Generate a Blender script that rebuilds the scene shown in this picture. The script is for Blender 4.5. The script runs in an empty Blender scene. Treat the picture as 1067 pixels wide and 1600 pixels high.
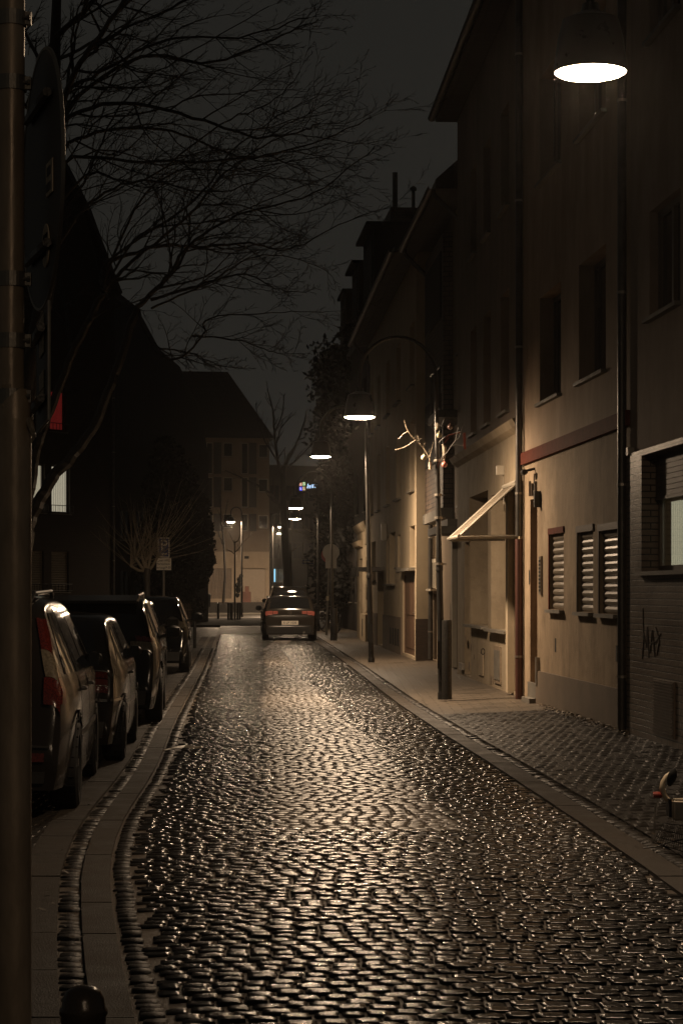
import bpy, bmesh, math, random
import numpy as np
from mathutils import Vector, Matrix
R = math.radians
SC = bpy.context.scene
COL = SC.collection

# ------------------------------------------------------------------ camera
F, HZ, CX, CZ = 3300.0, 925.0, 533.5, 1.6       # focal length in photo pixels, eye level row, centre column, eye height
cam_d = bpy.data.cameras.new('camera')
cam = bpy.data.objects.new('camera', cam_d); COL.objects.link(cam)
cam.location = (0, 0, CZ); cam.rotation_euler = (R(90), 0, 0)
cam_d.sensor_fit = 'VERTICAL'; cam_d.sensor_height = 36.0
cam_d.lens = 36.0 * F / 1600.0
cam_d.shift_y = (HZ - 800.0) / 1600.0
cam_d.clip_start = 0.05; cam_d.clip_end = 2000
SC.camera = cam

# ------------------------------------------------------------------ night sky
W = bpy.data.worlds.new('World'); SC.world = W; W.use_nodes = True
nt = W.node_tree; bg = nt.nodes['Background']
tc = nt.nodes.new('ShaderNodeTexCoord'); sx = nt.nodes.new('ShaderNodeSeparateXYZ')
cr = nt.nodes.new('ShaderNodeValToRGB')
cr.color_ramp.elements[0].position = 0.0; cr.color_ramp.elements[0].color = (0.0205, 0.0193, 0.0165, 1)
cr.color_ramp.elements[1].position = 0.6; cr.color_ramp.elements[1].color = (0.0108, 0.0105, 0.0094, 1)
nt.links.new(tc.outputs['Generated'], sx.inputs[0]); nt.links.new(sx.outputs['Z'], cr.inputs[0])
nt.links.new(cr.outputs[0], bg.inputs['Color']); bg.inputs['Strength'].default_value = 0.95

SC.view_settings.view_transform = 'Standard'; SC.view_settings.look = 'None'
SC.view_settings.exposure = 0.0; SC.view_settings.gamma = 1.0
SC.render.engine = 'CYCLES'
SC.cycles.max_bounces = 6; SC.cycles.diffuse_bounces = 3; SC.cycles.glossy_bounces = 3
SC.cycles.transmission_bounces = 3; SC.cycles.caustics_reflective = False; SC.cycles.caustics_refractive = False
SC.cycles.sample_clamp_indirect = 2.0; SC.cycles.sample_clamp_direct = 0
SC.cycles.use_denoising = True
LAMP_POWER = 900.0
LAMP_COL = (1.0, 0.72, 0.47)

# ------------------------------------------------------------------ helpers: pixels of the survey photo -> metres
def gp(px, py, z=0.0):
    D = F * (CZ - z) / (py - HZ)
    return Vector(((px - CX) / F * D, D, z))
def at(px, py, D):
    return Vector(((px - CX) / F * D, D, CZ - (py - HZ) / F * D))

# ------------------------------------------------------------------ materials
MATS = {}
def mat(name, col, rough=0.6, metal=0.0, var=0.18, nscale=6.0, bump=0.0, bscale=60.0, coat=0.0, spec=0.5,
        emit=None, estr=0.0, rvar=0.0, trans=0.0, stretch=(1, 1, 1), alpha=1.0):
    if name in MATS: return MATS[name]
    m = bpy.data.materials.new(name); m.use_nodes = True; MATS[name] = m
    t = m.node_tree; b = t.nodes['Principled BSDF']
    b.inputs['Base Color'].default_value = (*col, 1); b.inputs['Roughness'].default_value = rough
    b.inputs['Metallic'].default_value = metal; b.inputs['Coat Weight'].default_value = coat
    b.inputs['Specular IOR Level'].default_value = spec
    b.inputs['Transmission Weight'].default_value = trans
    b.inputs['Coat Roughness'].default_value = 0.06
    if emit:
        b.inputs['Emission Color'].default_value = (*emit, 1); b.inputs['Emission Strength'].default_value = estr
    if var > 0 or bump > 0 or rvar > 0:
        tc = t.nodes.new('ShaderNodeTexCoord'); mp = t.nodes.new('ShaderNodeMapping')
        mp.inputs['Scale'].default_value = stretch
        t.links.new(tc.outputs['Object'], mp.inputs[0])
    if var > 0 or rvar > 0:
        n = t.nodes.new('ShaderNodeTexNoise'); n.inputs['Scale'].default_value = nscale; n.inputs['Detail'].default_value = 6
        n.inputs['Roughness'].default_value = 0.65
        t.links.new(mp.outputs[0], n.inputs['Vector'])
    if var > 0:
        rr = t.nodes.new('ShaderNodeValToRGB')
        rr.color_ramp.elements[0].position = 0.3; rr.color_ramp.elements[1].position = 0.72
        rr.color_ramp.elements[0].color = (*[c * (1 - var) for c in col], 1)
        rr.color_ramp.elements[1].color = (*[min(1, c * (1 + var)) for c in col], 1)
        t.links.new(n.outputs[0], rr.inputs[0]); t.links.new(rr.outputs[0], b.inputs['Base Color'])
    if rvar > 0:
        mr = t.nodes.new('ShaderNodeMapRange'); mr.inputs[1].default_value = 0.3; mr.inputs[2].default_value = 0.7
        mr.inputs[3].default_value = max(0.02, rough - rvar); mr.inputs[4].default_value = min(1, rough + rvar)
        t.links.new(n.outputs[0], mr.inputs[0]); t.links.new(mr.outputs[0], b.inputs['Roughness'])
    if bump > 0:
        n2 = t.nodes.new('ShaderNodeTexNoise'); n2.inputs['Scale'].default_value = bscale; n2.inputs['Detail'].default_value = 4
        t.links.new(mp.outputs[0], n2.inputs['Vector'])
        bp = t.nodes.new('ShaderNodeBump'); bp.inputs['Strength'].default_value = bump; bp.inputs['Distance'].default_value = 0.01
        t.links.new(n2.outputs[0], bp.inputs['Height']); t.links.new(bp.outputs[0], b.inputs['Normal'])
    return m

def brick_mat(name, c1, c2, mortar, bw, bh, msize, rough=0.6, bump=0.6, axes='facade', offset=0.5, smooth=0.1, spec=0.5):
    """bricks laid in the object's own coordinates; 'facade': along x(+y) and z, 'flat': x and y"""
    if name in MATS: return MATS[name]
    m = bpy.data.materials.new(name); m.use_nodes = True; MATS[name] = m
    t = m.node_tree; b = t.nodes['Principled BSDF']
    b.inputs['Specular IOR Level'].default_value = spec
    tc = t.nodes.new('ShaderNodeTexCoord'); s = t.nodes.new('ShaderNodeSeparateXYZ'); c = t.nodes.new('ShaderNodeCombineXYZ')
    t.links.new(tc.outputs['Object'], s.inputs[0])
    if axes == 'facade':
        ad = t.nodes.new('ShaderNodeMath'); ad.operation = 'ADD'
        t.links.new(s.outputs['X'], ad.inputs[0]); t.links.new(s.outputs['Y'], ad.inputs[1])
        t.links.new(ad.outputs[0], c.inputs['X']); t.links.new(s.outputs['Z'], c.inputs['Y'])
    else:
        t.links.new(s.outputs['X'], c.inputs['X']); t.links.new(s.outputs['Y'], c.inputs['Y'])
    br = t.nodes.new('ShaderNodeTexBrick'); br.inputs['Scale'].default_value = 1
    br.inputs['Color1'].default_value = (*c1, 1); br.inputs['Color2'].default_value = (*c2, 1); br.inputs['Mortar'].default_value = (*mortar, 1)
    br.inputs['Mortar Size'].default_value = msize; br.inputs['Brick Width'].default_value = bw; br.inputs['Row Height'].default_value = bh
    br.inputs['Mortar Smooth'].default_value = smooth; br.offset = offset
    t.links.new(c.outputs[0], br.inputs['Vector'])
    n = t.nodes.new('ShaderNodeTexNoise'); n.inputs['Scale'].default_value = 2.2; n.inputs['Detail'].default_value = 6
    t.links.new(tc.outputs['Object'], n.inputs['Vector'])
    mx = t.nodes.new('ShaderNodeMix'); mx.data_type = 'RGBA'; mx.blend_type = 'MULTIPLY'
    rm = t.nodes.new('ShaderNodeValToRGB'); rm.color_ramp.elements[0].color = (.6, .6, .6, 1); rm.color_ramp.elements[0].position = .3
    rm.color_ramp.elements[1].position = .65
    t.links.new(n.outputs[0], rm.inputs[0])
    mx.inputs['Factor'].default_value = 1
    t.links.new(br.outputs['Color'], mx.inputs['A']); t.links.new(rm.outputs[0], mx.inputs['B'])
    t.links.new(mx.outputs['Result'], b.inputs['Base Color'])
    mr = t.nodes.new('ShaderNodeMapRange'); mr.inputs[3].default_value = rough - .1; mr.inputs[4].default_value = rough + .15
    t.links.new(n.outputs[0], mr.inputs[0]); t.links.new(mr.outputs[0], b.inputs['Roughness'])
    n2 = t.nodes.new('ShaderNodeTexNoise'); n2.inputs['Scale'].default_value = 50
    t.links.new(tc.outputs['Object'], n2.inputs['Vector'])
    ma = t.nodes.new('ShaderNodeMath'); ma.operation = 'MULTIPLY_ADD'; ma.inputs[1].default_value = -1.0
    t.links.new(br.outputs['Fac'], ma.inputs[0])
    ms = t.nodes.new('ShaderNodeMath'); ms.operation = 'MULTIPLY'; ms.inputs[1].default_value = .25
    t.links.new(n2.outputs[0], ms.inputs[0]); t.links.new(ms.outputs[0], ma.inputs[2])
    bp = t.nodes.new('ShaderNodeBump'); bp.inputs['Strength'].default_value = bump; bp.inputs['Distance'].default_value = 0.012
    t.links.new(ma.outputs[0], bp.inputs['Height']); t.links.new(bp.outputs[0], b.inputs['Normal'])
    return m

def stucco(name, col, streak=0.25, rough=0.8, bump=0.25, blot=0.0):
    """painted render with rain streaks and blotches of its own"""
    if name in MATS: return MATS[name]
    m = mat(name, col, rough, var=0.12, nscale=1.2, bump=bump, bscale=70, stretch=(1, 1, 1), spec=.15)
    t = m.node_tree; b = t.nodes['Principled BSDF']
    src = b.inputs['Base Color'].links[0].from_socket
    tc = t.nodes.new('ShaderNodeTexCoord'); mp = t.nodes.new('ShaderNodeMapping'); mp.inputs['Scale'].default_value = (1.3, 1.3, 0.45)
    n = t.nodes.new('ShaderNodeTexNoise'); n.inputs['Scale'].default_value = 1.0; n.inputs['Detail'].default_value = 8; n.inputs['Roughness'].default_value = .7
    t.links.new(tc.outputs['Object'], mp.inputs[0]); t.links.new(mp.outputs[0], n.inputs['Vector'])
    rr = t.nodes.new('ShaderNodeValToRGB'); rr.color_ramp.elements[0].position = .36; rr.color_ramp.elements[1].position = .6
    k = 1 - streak
    rr.color_ramp.elements[0].color = (k, k * .98, k * .95, 1)
    mx = t.nodes.new('ShaderNodeMix'); mx.data_type = 'RGBA'; mx.blend_type = 'MULTIPLY'; mx.inputs['Factor'].default_value = 1
    t.links.new(n.outputs[0], rr.inputs[0]); t.links.new(src, mx.inputs['A']); t.links.new(rr.outputs[0], mx.inputs['B'])
    out = mx.outputs['Result']
    if blot > 0:
        n3 = t.nodes.new('ShaderNodeTexNoise'); n3.inputs['Scale'].default_value = 2.6; n3.inputs['Detail'].default_value = 9; n3.inputs['Roughness'].default_value = .75
        t.links.new(tc.outputs['Object'], n3.inputs['Vector'])
        r3 = t.nodes.new('ShaderNodeValToRGB'); r3.color_ramp.elements[0].position = .42; r3.color_ramp.elements[1].position = .5
        r3.color_ramp.elements[0].color = (1 - blot, 1 - blot, 1 - blot, 1)
        m3 = t.nodes.new('ShaderNodeMix'); m3.data_type = 'RGBA'; m3.blend_type = 'MULTIPLY'; m3.inputs['Factor'].default_value = 1
        t.links.new(n3.outputs[0], r3.inputs[0]); t.links.new(out, m3.inputs['A']); t.links.new(r3.outputs[0], m3.inputs['B'])
        out = m3.outputs['Result']
    t.links.new(out, b.inputs['Base Color'])
    return m

M_iron = mat('dark_painted_iron', (.035, .033, .03), .35, .3, bump=.2, bscale=120, rvar=.12)
M_galv = mat('galvanised_steel', (.30, .27, .23), .42, .7, var=.2, nscale=9, bump=.1, rvar=.1)
M_pole = mat('grey_pole_paint', (.20, .18, .155), .4, .35, var=.2, nscale=14, bump=.25, bscale=50, rvar=.12)
M_lens = mat('lit_lamp_glass', (1, .9, .75), .4, var=0, emit=LAMP_COL, estr=LAMP_POWER)
M_lensN = mat('lit_nearest_lamp_glass', (1, .9, .75), .4, var=0, emit=LAMP_COL, estr=LAMP_POWER * .30)
M_lensM = mat('lit_middle_lamp_glass', (1, .9, .75), .4, var=0, emit=LAMP_COL, estr=LAMP_POWER * .40)
M_lensS = mat('lit_far_lamp_glass', (1, .9, .75), .4, var=0, emit=LAMP_COL, estr=LAMP_POWER * 3.4)
M_glass = mat('dark_window_glass', (.030, .027, .024), .12, var=0, spec=.7)
M_rubber = mat('rubber', (.012, .012, .012), .75, var=.2)
M_bark = mat('wet_bark', (.030, .024, .019), .6, var=.4, nscale=8, bump=.6, bscale=25, stretch=(1, 1, .3))
M_twig = mat('thin_twigs', (.035, .028, .022), .6, var=0)
M_paletwig = mat('pale_twigs', (.20, .16, .11), .6, var=.1)
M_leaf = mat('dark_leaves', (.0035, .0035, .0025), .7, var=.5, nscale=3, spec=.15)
M_frame = mat('window_frame_paint', (.42, .38, .31), .45, var=.08)
M_brown = mat('brown_window_frame', (.10, .075, .055), .45, var=.12)
M_darkwood = mat('dark_stained_wood', (.055, .036, .025), .55, var=.35, nscale=5, stretch=(1, 1, 8), bump=.2)
M_roof = brick_mat('roof_tiles', (.035, .024, .02), (.028, .02, .017), (.01, .008, .007), .25, .3, .02, rough=.6, axes='flat')
M_dark = mat('dark_interior', (.01, .009, .008), .8, var=0)
M_concrete = mat('weathered_concrete', (.17, .155, .13), .7, var=.3, nscale=5, bump=.4, bscale=45, rvar=.15)

# ------------------------------------------------------------------ mesh helpers
class MB:
    def __init__(s): s.v = []; s.f = []; s.m = []; s.M = None
    def add(s, vs, fs, m=0):
        o = len(s.v)
        if s.M is not None: vs = [s.M @ Vector(p) for p in vs]
        s.v += [tuple(p) for p in vs]
        for f in fs: s.f.append(tuple(i + o for i in f)); s.m.append(m)
    def box(s, x0, x1, y0, y1, z0, z1, m=0):
        s.add([(x0, y0, z0), (x1, y0, z0), (x1, y1, z0), (x0, y1, z0), (x0, y0, z1), (x1, y0, z1), (x1, y1, z1), (x0, y1, z1)],
              [(3, 2, 1, 0), (4, 5, 6, 7), (0, 1, 5, 4), (1, 2, 6, 5), (2, 3, 7, 6), (3, 0, 4, 7)], m)
    def quad(s, a, b, c, d, m=0): s.add([a, b, c, d], [(0, 1, 2, 3)], m)
    def tube(s, pts, r, n=8, m=0, cap=True):
        pts = [Vector(p) for p in pts]
        if not hasattr(r, '__len__'): r = [r] * len(pts)
        vs = []; fs = []; u = None
        for i, p in enumerate(pts):
            d = (pts[min(i + 1, len(pts) - 1)] - pts[max(i - 1, 0)])
            if d.length < 1e-9: d = Vector((0, 0, 1))
            d.normalize()
            if u is None: u = d.orthogonal().normalized()
            else:
                u = u - d * u.dot(d)
                u = u.normalized() if u.length > 1e-6 else d.orthogonal().normalized()
            w = d.cross(u)
            for k in range(n):
                a = 2 * math.pi * k / n
                vs.append(p + (u * math.cos(a) + w * math.sin(a)) * r[i])
        for i in range(len(pts) - 1):
            for k in range(n):
                k2 = (k + 1) % n
                fs.append((i * n + k, i * n + k2, (i + 1) * n + k2, (i + 1) * n + k))
        if cap:
            fs.append(tuple(range(n - 1, -1, -1))); fs.append(tuple((len(pts) - 1) * n + k for k in range(n)))
        s.add(vs, fs, m)
    def lathe(s, prof, n=24, c=(0, 0, 0), axis='z', m=0):
        """prof: (radius, height) pairs"""
        vs = []; fs = []
        for (r, h) in prof:
            for k in range(n):
                a = 2 * math.pi * k / n
                x, y = r * math.cos(a), r * math.sin(a)
                p = (x, y, h) if axis == 'z' else ((x, h, y) if axis == 'y' else (h, x, y))
                vs.append((p[0] + c[0], p[1] + c[1], p[2] + c[2]))
        for i in range(len(prof) - 1):
            for k in range(n):
                k2 = (k + 1) % n
                q = (i * n + k, i * n + k2, (i + 1) * n + k2, (i + 1) * n + k)
                fs.append(q if axis != 'y' else q[::-1])
        s.add(vs, fs, m)
    def prism(s, poly, h0, h1, plane='xy', m=0):
        """extrude a polygon; plane names the two axes of poly"""
        def P(a, b, h): return {'xy': (a, b, h), 'xz': (a, h, b), 'yz': (h, a, b)}[plane]
        n = len(poly)
        vs = [P(a, b, h0) for a, b in poly] + [P(a, b, h1) for a, b in poly]
        fs = [tuple(range(n - 1, -1, -1)), tuple(range(n, 2 * n))] + [(i, (i + 1) % n, (i + 1) % n + n, i + n) for i in range(n)]
        s.add(vs, fs, m)
    def build(s, name, mats, parent=None, smooth=False, fix=True):
        me = bpy.data.meshes.new(name)
        me.from_pydata(s.v, [], s.f)
        if not isinstance(mats, (list, tuple)): mats = [mats]
        for q in mats: me.materials.append(q)
        if len(mats) > 1: me.polygons.foreach_set('material_index', s.m)
        if fix and len(s.v) < 60000:
            b = bmesh.new(); b.from_mesh(me); bmesh.ops.recalc_face_normals(b, faces=b.faces); b.to_mesh(me); b.free()
        if smooth:
            me.polygons.foreach_set('use_smooth', [True] * len(me.polygons))
            if smooth == 'auto':
                me.set_sharp_from_angle(angle=R(38))
        me.update()
        o = bpy.data.objects.new(name, me); COL.objects.link(o)
        if parent is not None: o.parent = parent
        return o

def tag(o, label=None, cat=None, group=None, kind=None):
    if label: o['label'] = label
    if cat: o['category'] = cat
    if group: o['group'] = group
    if kind: o['kind'] = kind
    return o
def thing(name, label, cat, loc=(0, 0, 0), rz=0.0, group=None):
    o = bpy.data.objects.new(name, None); COL.objects.link(o)
    o.location = loc; o.rotation_euler = (0, 0, rz); o.empty_display_size = .2
    return tag(o, label, cat, group)
def copy_tree(o, parent=None, **kw):
    c = o.copy(); COL.objects.link(c)
    if parent is not None: c.parent = parent
    for ch in list(o.children): copy_tree(ch, c)
    return c
def place(o, loc, label=None, rz=None, scale=None):
    o.location = loc
    if rz is not None: o.rotation_euler = (0, 0, rz)
    if scale is not None: o.scale = (scale,) * 3
    if label: o['label'] = label
    return o
def text_obj(name, s, size, m, parent, loc, rot, extr=.001, align='CENTER'):
    cu = bpy.data.curves.new('t', 'FONT'); cu.body = s; cu.size = size; cu.extrude = extr; cu.align_x = align; cu.align_y = 'CENTER'
    to = bpy.data.objects.new('t', cu); COL.objects.link(to)
    bpy.context.view_layer.update()
    me = bpy.data.meshes.new_from_object(to.evaluated_get(bpy.context.evaluated_depsgraph_get()))
    bpy.data.objects.remove(to); bpy.data.curves.remove(cu)
    me.name = name; me.materials.clear(); me.materials.append(m)
    o = bpy.data.objects.new(name, me); COL.objects.link(o); o.parent = parent; o.location = loc; o.rotation_euler = rot
    return o

def interp(tab, d):
    return float(np.interp(d, [a for a, _ in tab], [b for _, b in tab]))

# ================================================================== GROUND
EL = [(3, -.12), (5, -.36), (7.8, -.752), (9.2, -.955), (10.6, -1.14), (12.25, -1.34), (14, -1.48), (15.4, -1.55), (17.9, -1.63), (20.2, -1.73),
      (25, -2.0), (29.8, -2.23), (44, -2.89), (62, -3.8), (100, -5.7)]
ER = [(3, 2.05), (8, 1.90), (12, 1.75), (14.8, 1.63), (19.2, 1.40), (23.5, 1.15), (30.2, .80), (45.9, .16), (70, -.92), (100, -2.3)]
def el(d): return interp(EL, d)
def er(d): return interp(ER, d)

M_joint = mat('gritty_joint_sand', (.080, .061, .043), .50, var=.35, nscale=30, bump=1.0, bscale=110, rvar=.2, spec=.4)
M_sett = mat('wet_basalt_setts', (.015, .013, .011), .19, var=.5, nscale=9, bump=.13, bscale=230, rvar=.10, spec=.17)
M_gut = mat('dull_gutter_setts', (.020, .017, .014), .50, var=.4, nscale=9, bump=.5, bscale=90, rvar=.12, spec=.4)
M_palesett = mat('pale_dull_setts', (.085, .070, .054), .36, var=.30, nscale=5, bump=.10, bscale=60, rvar=.07, spec=.5)
M_kerbst = mat('wet_kerb_stone', (.042, .034, .026), .62, var=.3, nscale=3, bump=.8, bscale=120, rvar=.16, spec=.35)
M_asph = mat('wet_asphalt', (.045, .040, .034), .42, var=.3, nscale=2, bump=.7, bscale=60, rvar=.15)
M_farsett = brick_mat('distant_setts', (.035, .03, .025), (.022, .019, .016), (.03, .025, .02), .14, .115, .02, rough=.45, bump=1.0, axes='flat', smooth=.6)
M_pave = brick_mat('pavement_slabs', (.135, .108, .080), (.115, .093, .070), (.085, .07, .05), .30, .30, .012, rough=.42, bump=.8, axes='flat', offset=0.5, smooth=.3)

g = MB()
g.quad((-150, -30, -.075), (150, -30, -.075), (150, 420, -.075), (-150, 420, -.075))
tag(g.build('ground', M_asph), 'dark wet ground reaching to the horizon', 'ground', kind='structure')

def strip(mb, fa, fb, za, zb, d0, d1, step=1.0, m=0, thick=0.0):
    n = max(2, int((d1 - d0) / step) + 1)
    prev = None
    for i in range(n):
        d = d0 + (d1 - d0) * i / (n - 1)
        a = (fa(d), d, za(d) if callable(za) else za); b = (fb(d), d, zb(d) if callable(zb) else zb)
        if prev:
            mb.quad(prev[0], prev[1], b, a, m)
            if thick:
                for q, w in ((prev[0], a), (b, prev[1])):
                    mb.quad(q, w, (w[0], w[1], w[2] - thick), (q[0], q[1], q[2] - thick), m)
        prev = (a, b)

def bands(mb, fa, fb, d0, d1, seglen, gap, z, thick=.05):
    """long kerb stones, one after another, each a closed block"""
    d = d0
    while d < d1:
        e = d + seglen - gap
        a0, a1, b0, b1 = fa(d), fa(e), fb(d), fb(e)
        zz = z + random.uniform(-.002, .003)
        mb.add([(a0, d, zz), (b0, d, zz), (b1, e, zz), (a1, e, zz), (a0, d, zz - thick), (b0, d, zz - thick), (b1, e, zz - thick), (a1, e, zz - thick)],
               [(0, 1, 2, 3), (0, 4, 5, 1), (1, 5, 6, 2), (2, 6, 7, 3), (3, 7, 4, 0)])
        d += seglen

def sett_mesh(name, cx, cy, w, l, h, rng, m, ny=7, nx=7, ang=None, dome=.007, tilt=.022, label=None, drop=.028):
    """many rounded stones in one paving; arrays of centres and sizes"""
    n = len(cx)
    prof = {7: [-1, -.93, -.55, 0, .55, .93, 1], 5: [-1, -.9, 0, .9, 1]}
    U, V = np.meshgrid(prof[nx], prof[ny]); Uc = U = U.ravel(); Vc = V = V.ravel()
    edge = np.maximum(np.abs(U), np.abs(V)) > .999
    rad = (np.abs(U) ** 7 + np.abs(V) ** 7)
    tx = rng.normal(0, 1, n) * tilt; ty = rng.normal(0, 1, n) * tilt
    X = Uc[None] * (w / 2)[:, None] * (1 - .07 * Vc[None] ** 4); Y = Vc[None] * (l / 2)[:, None] * (1 - .10 * Uc[None] ** 4)
    X += rng.normal(0, .0025, X.shape); Y += rng.normal(0, .0025, Y.shape)
    dm = (dome * rng.uniform(.6, 1.5, n))[:, None]
    Z = h[:, None] - dm * (.8 * rad[None] + .18 * Uc[None] ** 2 * rng.uniform(.2, 1.3, (n, 1)) + .22 * Vc[None] ** 2) + tx[:, None] * X + ty[:, None] * Y
    Z += rng.normal(0, .0009, Z.shape)
    Z = np.where(edge[None], Z - drop, Z)
    if ang is None: ang = rng.normal(0, .03, n)
    ca, sa = np.cos(ang)[:, None], np.sin(ang)[:, None]
    XX = cx[:, None] + X * ca - Y * sa; YY = cy[:, None] + X * sa + Y * ca
    co = np.stack([XX, YY, Z], -1).reshape(-1, 3).astype(np.float32)
    q = []
    for j in range(ny - 1):
        for i in range(nx - 1):
            a = j * nx + i; q.append((a, a + 1, a + nx + 1, a + nx))
    q = np.array(q); Q = (q[None] + (np.arange(n) * nx * ny)[:, None, None]).reshape(-1, 4)
    me = bpy.data.meshes.new(name)
    me.vertices.add(len(co)); me.vertices.foreach_set('co', co.ravel())
    me.loops.add(Q.size); me.loops.foreach_set('vertex_index', Q.ravel().astype(np.int32))
    me.polygons.add(len(Q)); me.polygons.foreach_set('loop_start', (np.arange(len(Q)) * 4).astype(np.int32))
    me.polygons.foreach_set('loop_total', np.full(len(Q), 4, np.int32))
    me.polygons.foreach_set('use_smooth', np.ones(len(Q), bool))
    me.update(calc_edges=True); me.materials.append(m)
    return me

random.seed(5)
rng = np.random.default_rng(11)
road = MB()
def camber(x, d):
    a, b = el(d), er(d); c = (a + b) / 2; hw = (b - a) / 2
    return .028 * (1 - min(1, abs((x - c) / hw)) ** 2) - .001
def lat(f): return lambda d: (el(d) - .02) * (1 - f) + (er(d) + .02) * f
for q in range(8): strip(road, lat(q / 8), lat(q / 8 + .125), lambda d, q=q: camber(lat(q / 8)(d), d) - .0105, lambda d, q=q: camber(lat(q / 8 + .125)(d), d) - .0105, 2.5, 80, 1.0, 0)
strip(road, lambda d: el(d) - .02, lambda d: er(d) + .02, -.004, -.004, 80, 100, 1.0, 1)
road_o = road.build('road', [M_joint, M_farsett]); tag(road_o, 'wet cobbled one lane street', 'road', kind='structure')
cx, cy, w_, l_, h_, an = [], [], [], [], [], []
d = 3.0
while d < 80:
    pitch = rng.uniform(.098, .128)
    a, b = el(d) + .135, er(d) - .0
    x = a - rng.uniform(0, .12)
    while x < b:
        w = rng.uniform(.088, .142)
        xx = x + w / 2
        if xx > a + .03 and xx < b + .01:
            t = (xx - (a + b) / 2)
            cx.append(xx); cy.append(d + .045 * t + .02 * math.sin(xx * 3 + d * .7) - .035 * t * t + rng.normal(0, .004)); w_.append(w - rng.uniform(.004, .011)); l_.append(pitch - rng.uniform(.002, .009))
            h_.append(camber(xx, d) + rng.normal(0, .0022)); an.append(rng.normal(.045 - .07 * t, .035))
        x += w
    d += pitch
cxa, cya = np.array(cx), np.array(cy)
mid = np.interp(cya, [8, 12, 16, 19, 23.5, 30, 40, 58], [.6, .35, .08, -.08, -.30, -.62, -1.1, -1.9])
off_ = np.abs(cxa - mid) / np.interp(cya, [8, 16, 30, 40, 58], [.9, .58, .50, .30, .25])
worn = np.clip((1.12 - off_) * 5, 0, 1) * np.clip((cya - 12.5) / 3, 0, 1)      # mask of the strip of paler, flatter, rougher stones
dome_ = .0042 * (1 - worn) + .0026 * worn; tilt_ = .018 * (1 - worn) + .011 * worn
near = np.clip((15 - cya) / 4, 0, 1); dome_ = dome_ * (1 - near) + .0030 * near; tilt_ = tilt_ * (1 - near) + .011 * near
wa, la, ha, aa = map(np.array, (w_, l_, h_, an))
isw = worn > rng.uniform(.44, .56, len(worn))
for sel, m_s in ((~isw, M_sett), (isw, M_palesett)):
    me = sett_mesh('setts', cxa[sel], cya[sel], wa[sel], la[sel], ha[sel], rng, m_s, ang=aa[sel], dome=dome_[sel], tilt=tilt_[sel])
    so = bpy.data.objects.new('cobblestones' if m_s is M_sett else 'pale_cobblestones', me); COL.objects.link(so); so.parent = road_o
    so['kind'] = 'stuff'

def column_setts(name, f, d0, d1, w, l, z, label, m=M_gut, tilt=0.0, ndome=.007):
    cx, cy, ww, ll, hh, an = [], [], [], [], [], []
    d = d0
    while d < d1:
        p = l * rng.uniform(.85, 1.15)
        cx.append(f(d) + rng.normal(0, .004)); cy.append(d); ww.append(w * rng.uniform(.9, 1.0)); ll.append(p * .86); hh.append(z + rng.normal(0, .004)); an.append(rng.normal(.03, .06))
        d += p
    me = sett_mesh(name, np.array(cx), np.array(cy), np.array(ww), np.array(ll), np.array(hh), rng, m, nx=5, ny=7, ang=np.array(an), dome=ndome)
    o = bpy.data.objects.new(name, me); COL.objects.link(o)
    return tag(o, label, 'gutter', kind='structure')
# left edge, from the street outwards: row of setts, kerb stones, gutter setts, kerb stones, parking bay
column_setts('edge_setts', lambda d: el(d) + .065, 3, 60, .105, .105, .004, 'row of small dark setts along the left edge of the street')
kb = MB(); bands(kb, lambda d: el(d) - .165, lambda d: el(d) - .008, 3, 75, .98, .006, .007)
bands(kb, lambda d: el(d) - .50, lambda d: el(d) - .285, 3, 75, .98, .006, .010)
tag(kb.build('kerb', M_kerbst), 'two lines of flat wet kerb stones on the left of the street', 'kerb', kind='structure')
column_setts('gutter', lambda d: el(d) - .225, 3, 60, .118, .13, -.004, 'gutter of one row of setts between the left kerb lines', ndome=.008)
# right edge
kr = MB(); bands(kr, lambda d: er(d) + .01, lambda d: er(d) + .20, 3, 100, .98, .012, .010)
tag(kr.build('kerb', M_kerbst), 'line of flat wet kerb stones on the right of the street', 'kerb', kind='structure')
column_setts('gutter', lambda d: er(d) + .268, 3, 75, .128, .14, .012, 'gutter of one row of setts between right kerb and pavement', ndome=.009)
mj = MB(); strip(mj, lambda d: el(d) - .30, lambda d: el(d) - .16, -.012, -.012, 2.5, 75)
strip(mj, lambda d: er(d) + .19, lambda d: er(d) + .345, -.012, -.012, 2.5, 100)
tag(mj.build('gutter_bed', M_joint), 'sandy bed of the gutters', 'gutter', kind='structure')

# house front line on the right: (depth, x)
FR = [(3, 4.62), (23.0, 3.144), (30.35, 2.607), (39.8, 2.18), (40, 2.45), (47.3, 2.05), (65.5, .95), (71.7, .55), (76, .9), (100, -.55), (125, -2.)]
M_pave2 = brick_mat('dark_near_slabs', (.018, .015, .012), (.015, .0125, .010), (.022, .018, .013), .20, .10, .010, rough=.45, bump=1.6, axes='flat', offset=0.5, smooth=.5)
pv = MB()
n = 8
prev = None
d = 2.5
while d <= 125:
    a = er(min(d, 100)) + .335 if d <= 100 else er(100) + .335 - .05 * (d - 100); b = interp(FR, d) + .3
    row = [(a + (b - a) * i / n, d, .006 + .074 * i / n) for i in range(n + 1)]
    if prev:
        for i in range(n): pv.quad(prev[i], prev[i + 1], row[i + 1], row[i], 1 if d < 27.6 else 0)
    prev = row; d += 1.25
tag(pv.build('pavement', [M_pave, M_pave2], smooth=True), 'damp slab pavement along the houses on the right', 'pavement', kind='structure')

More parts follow.
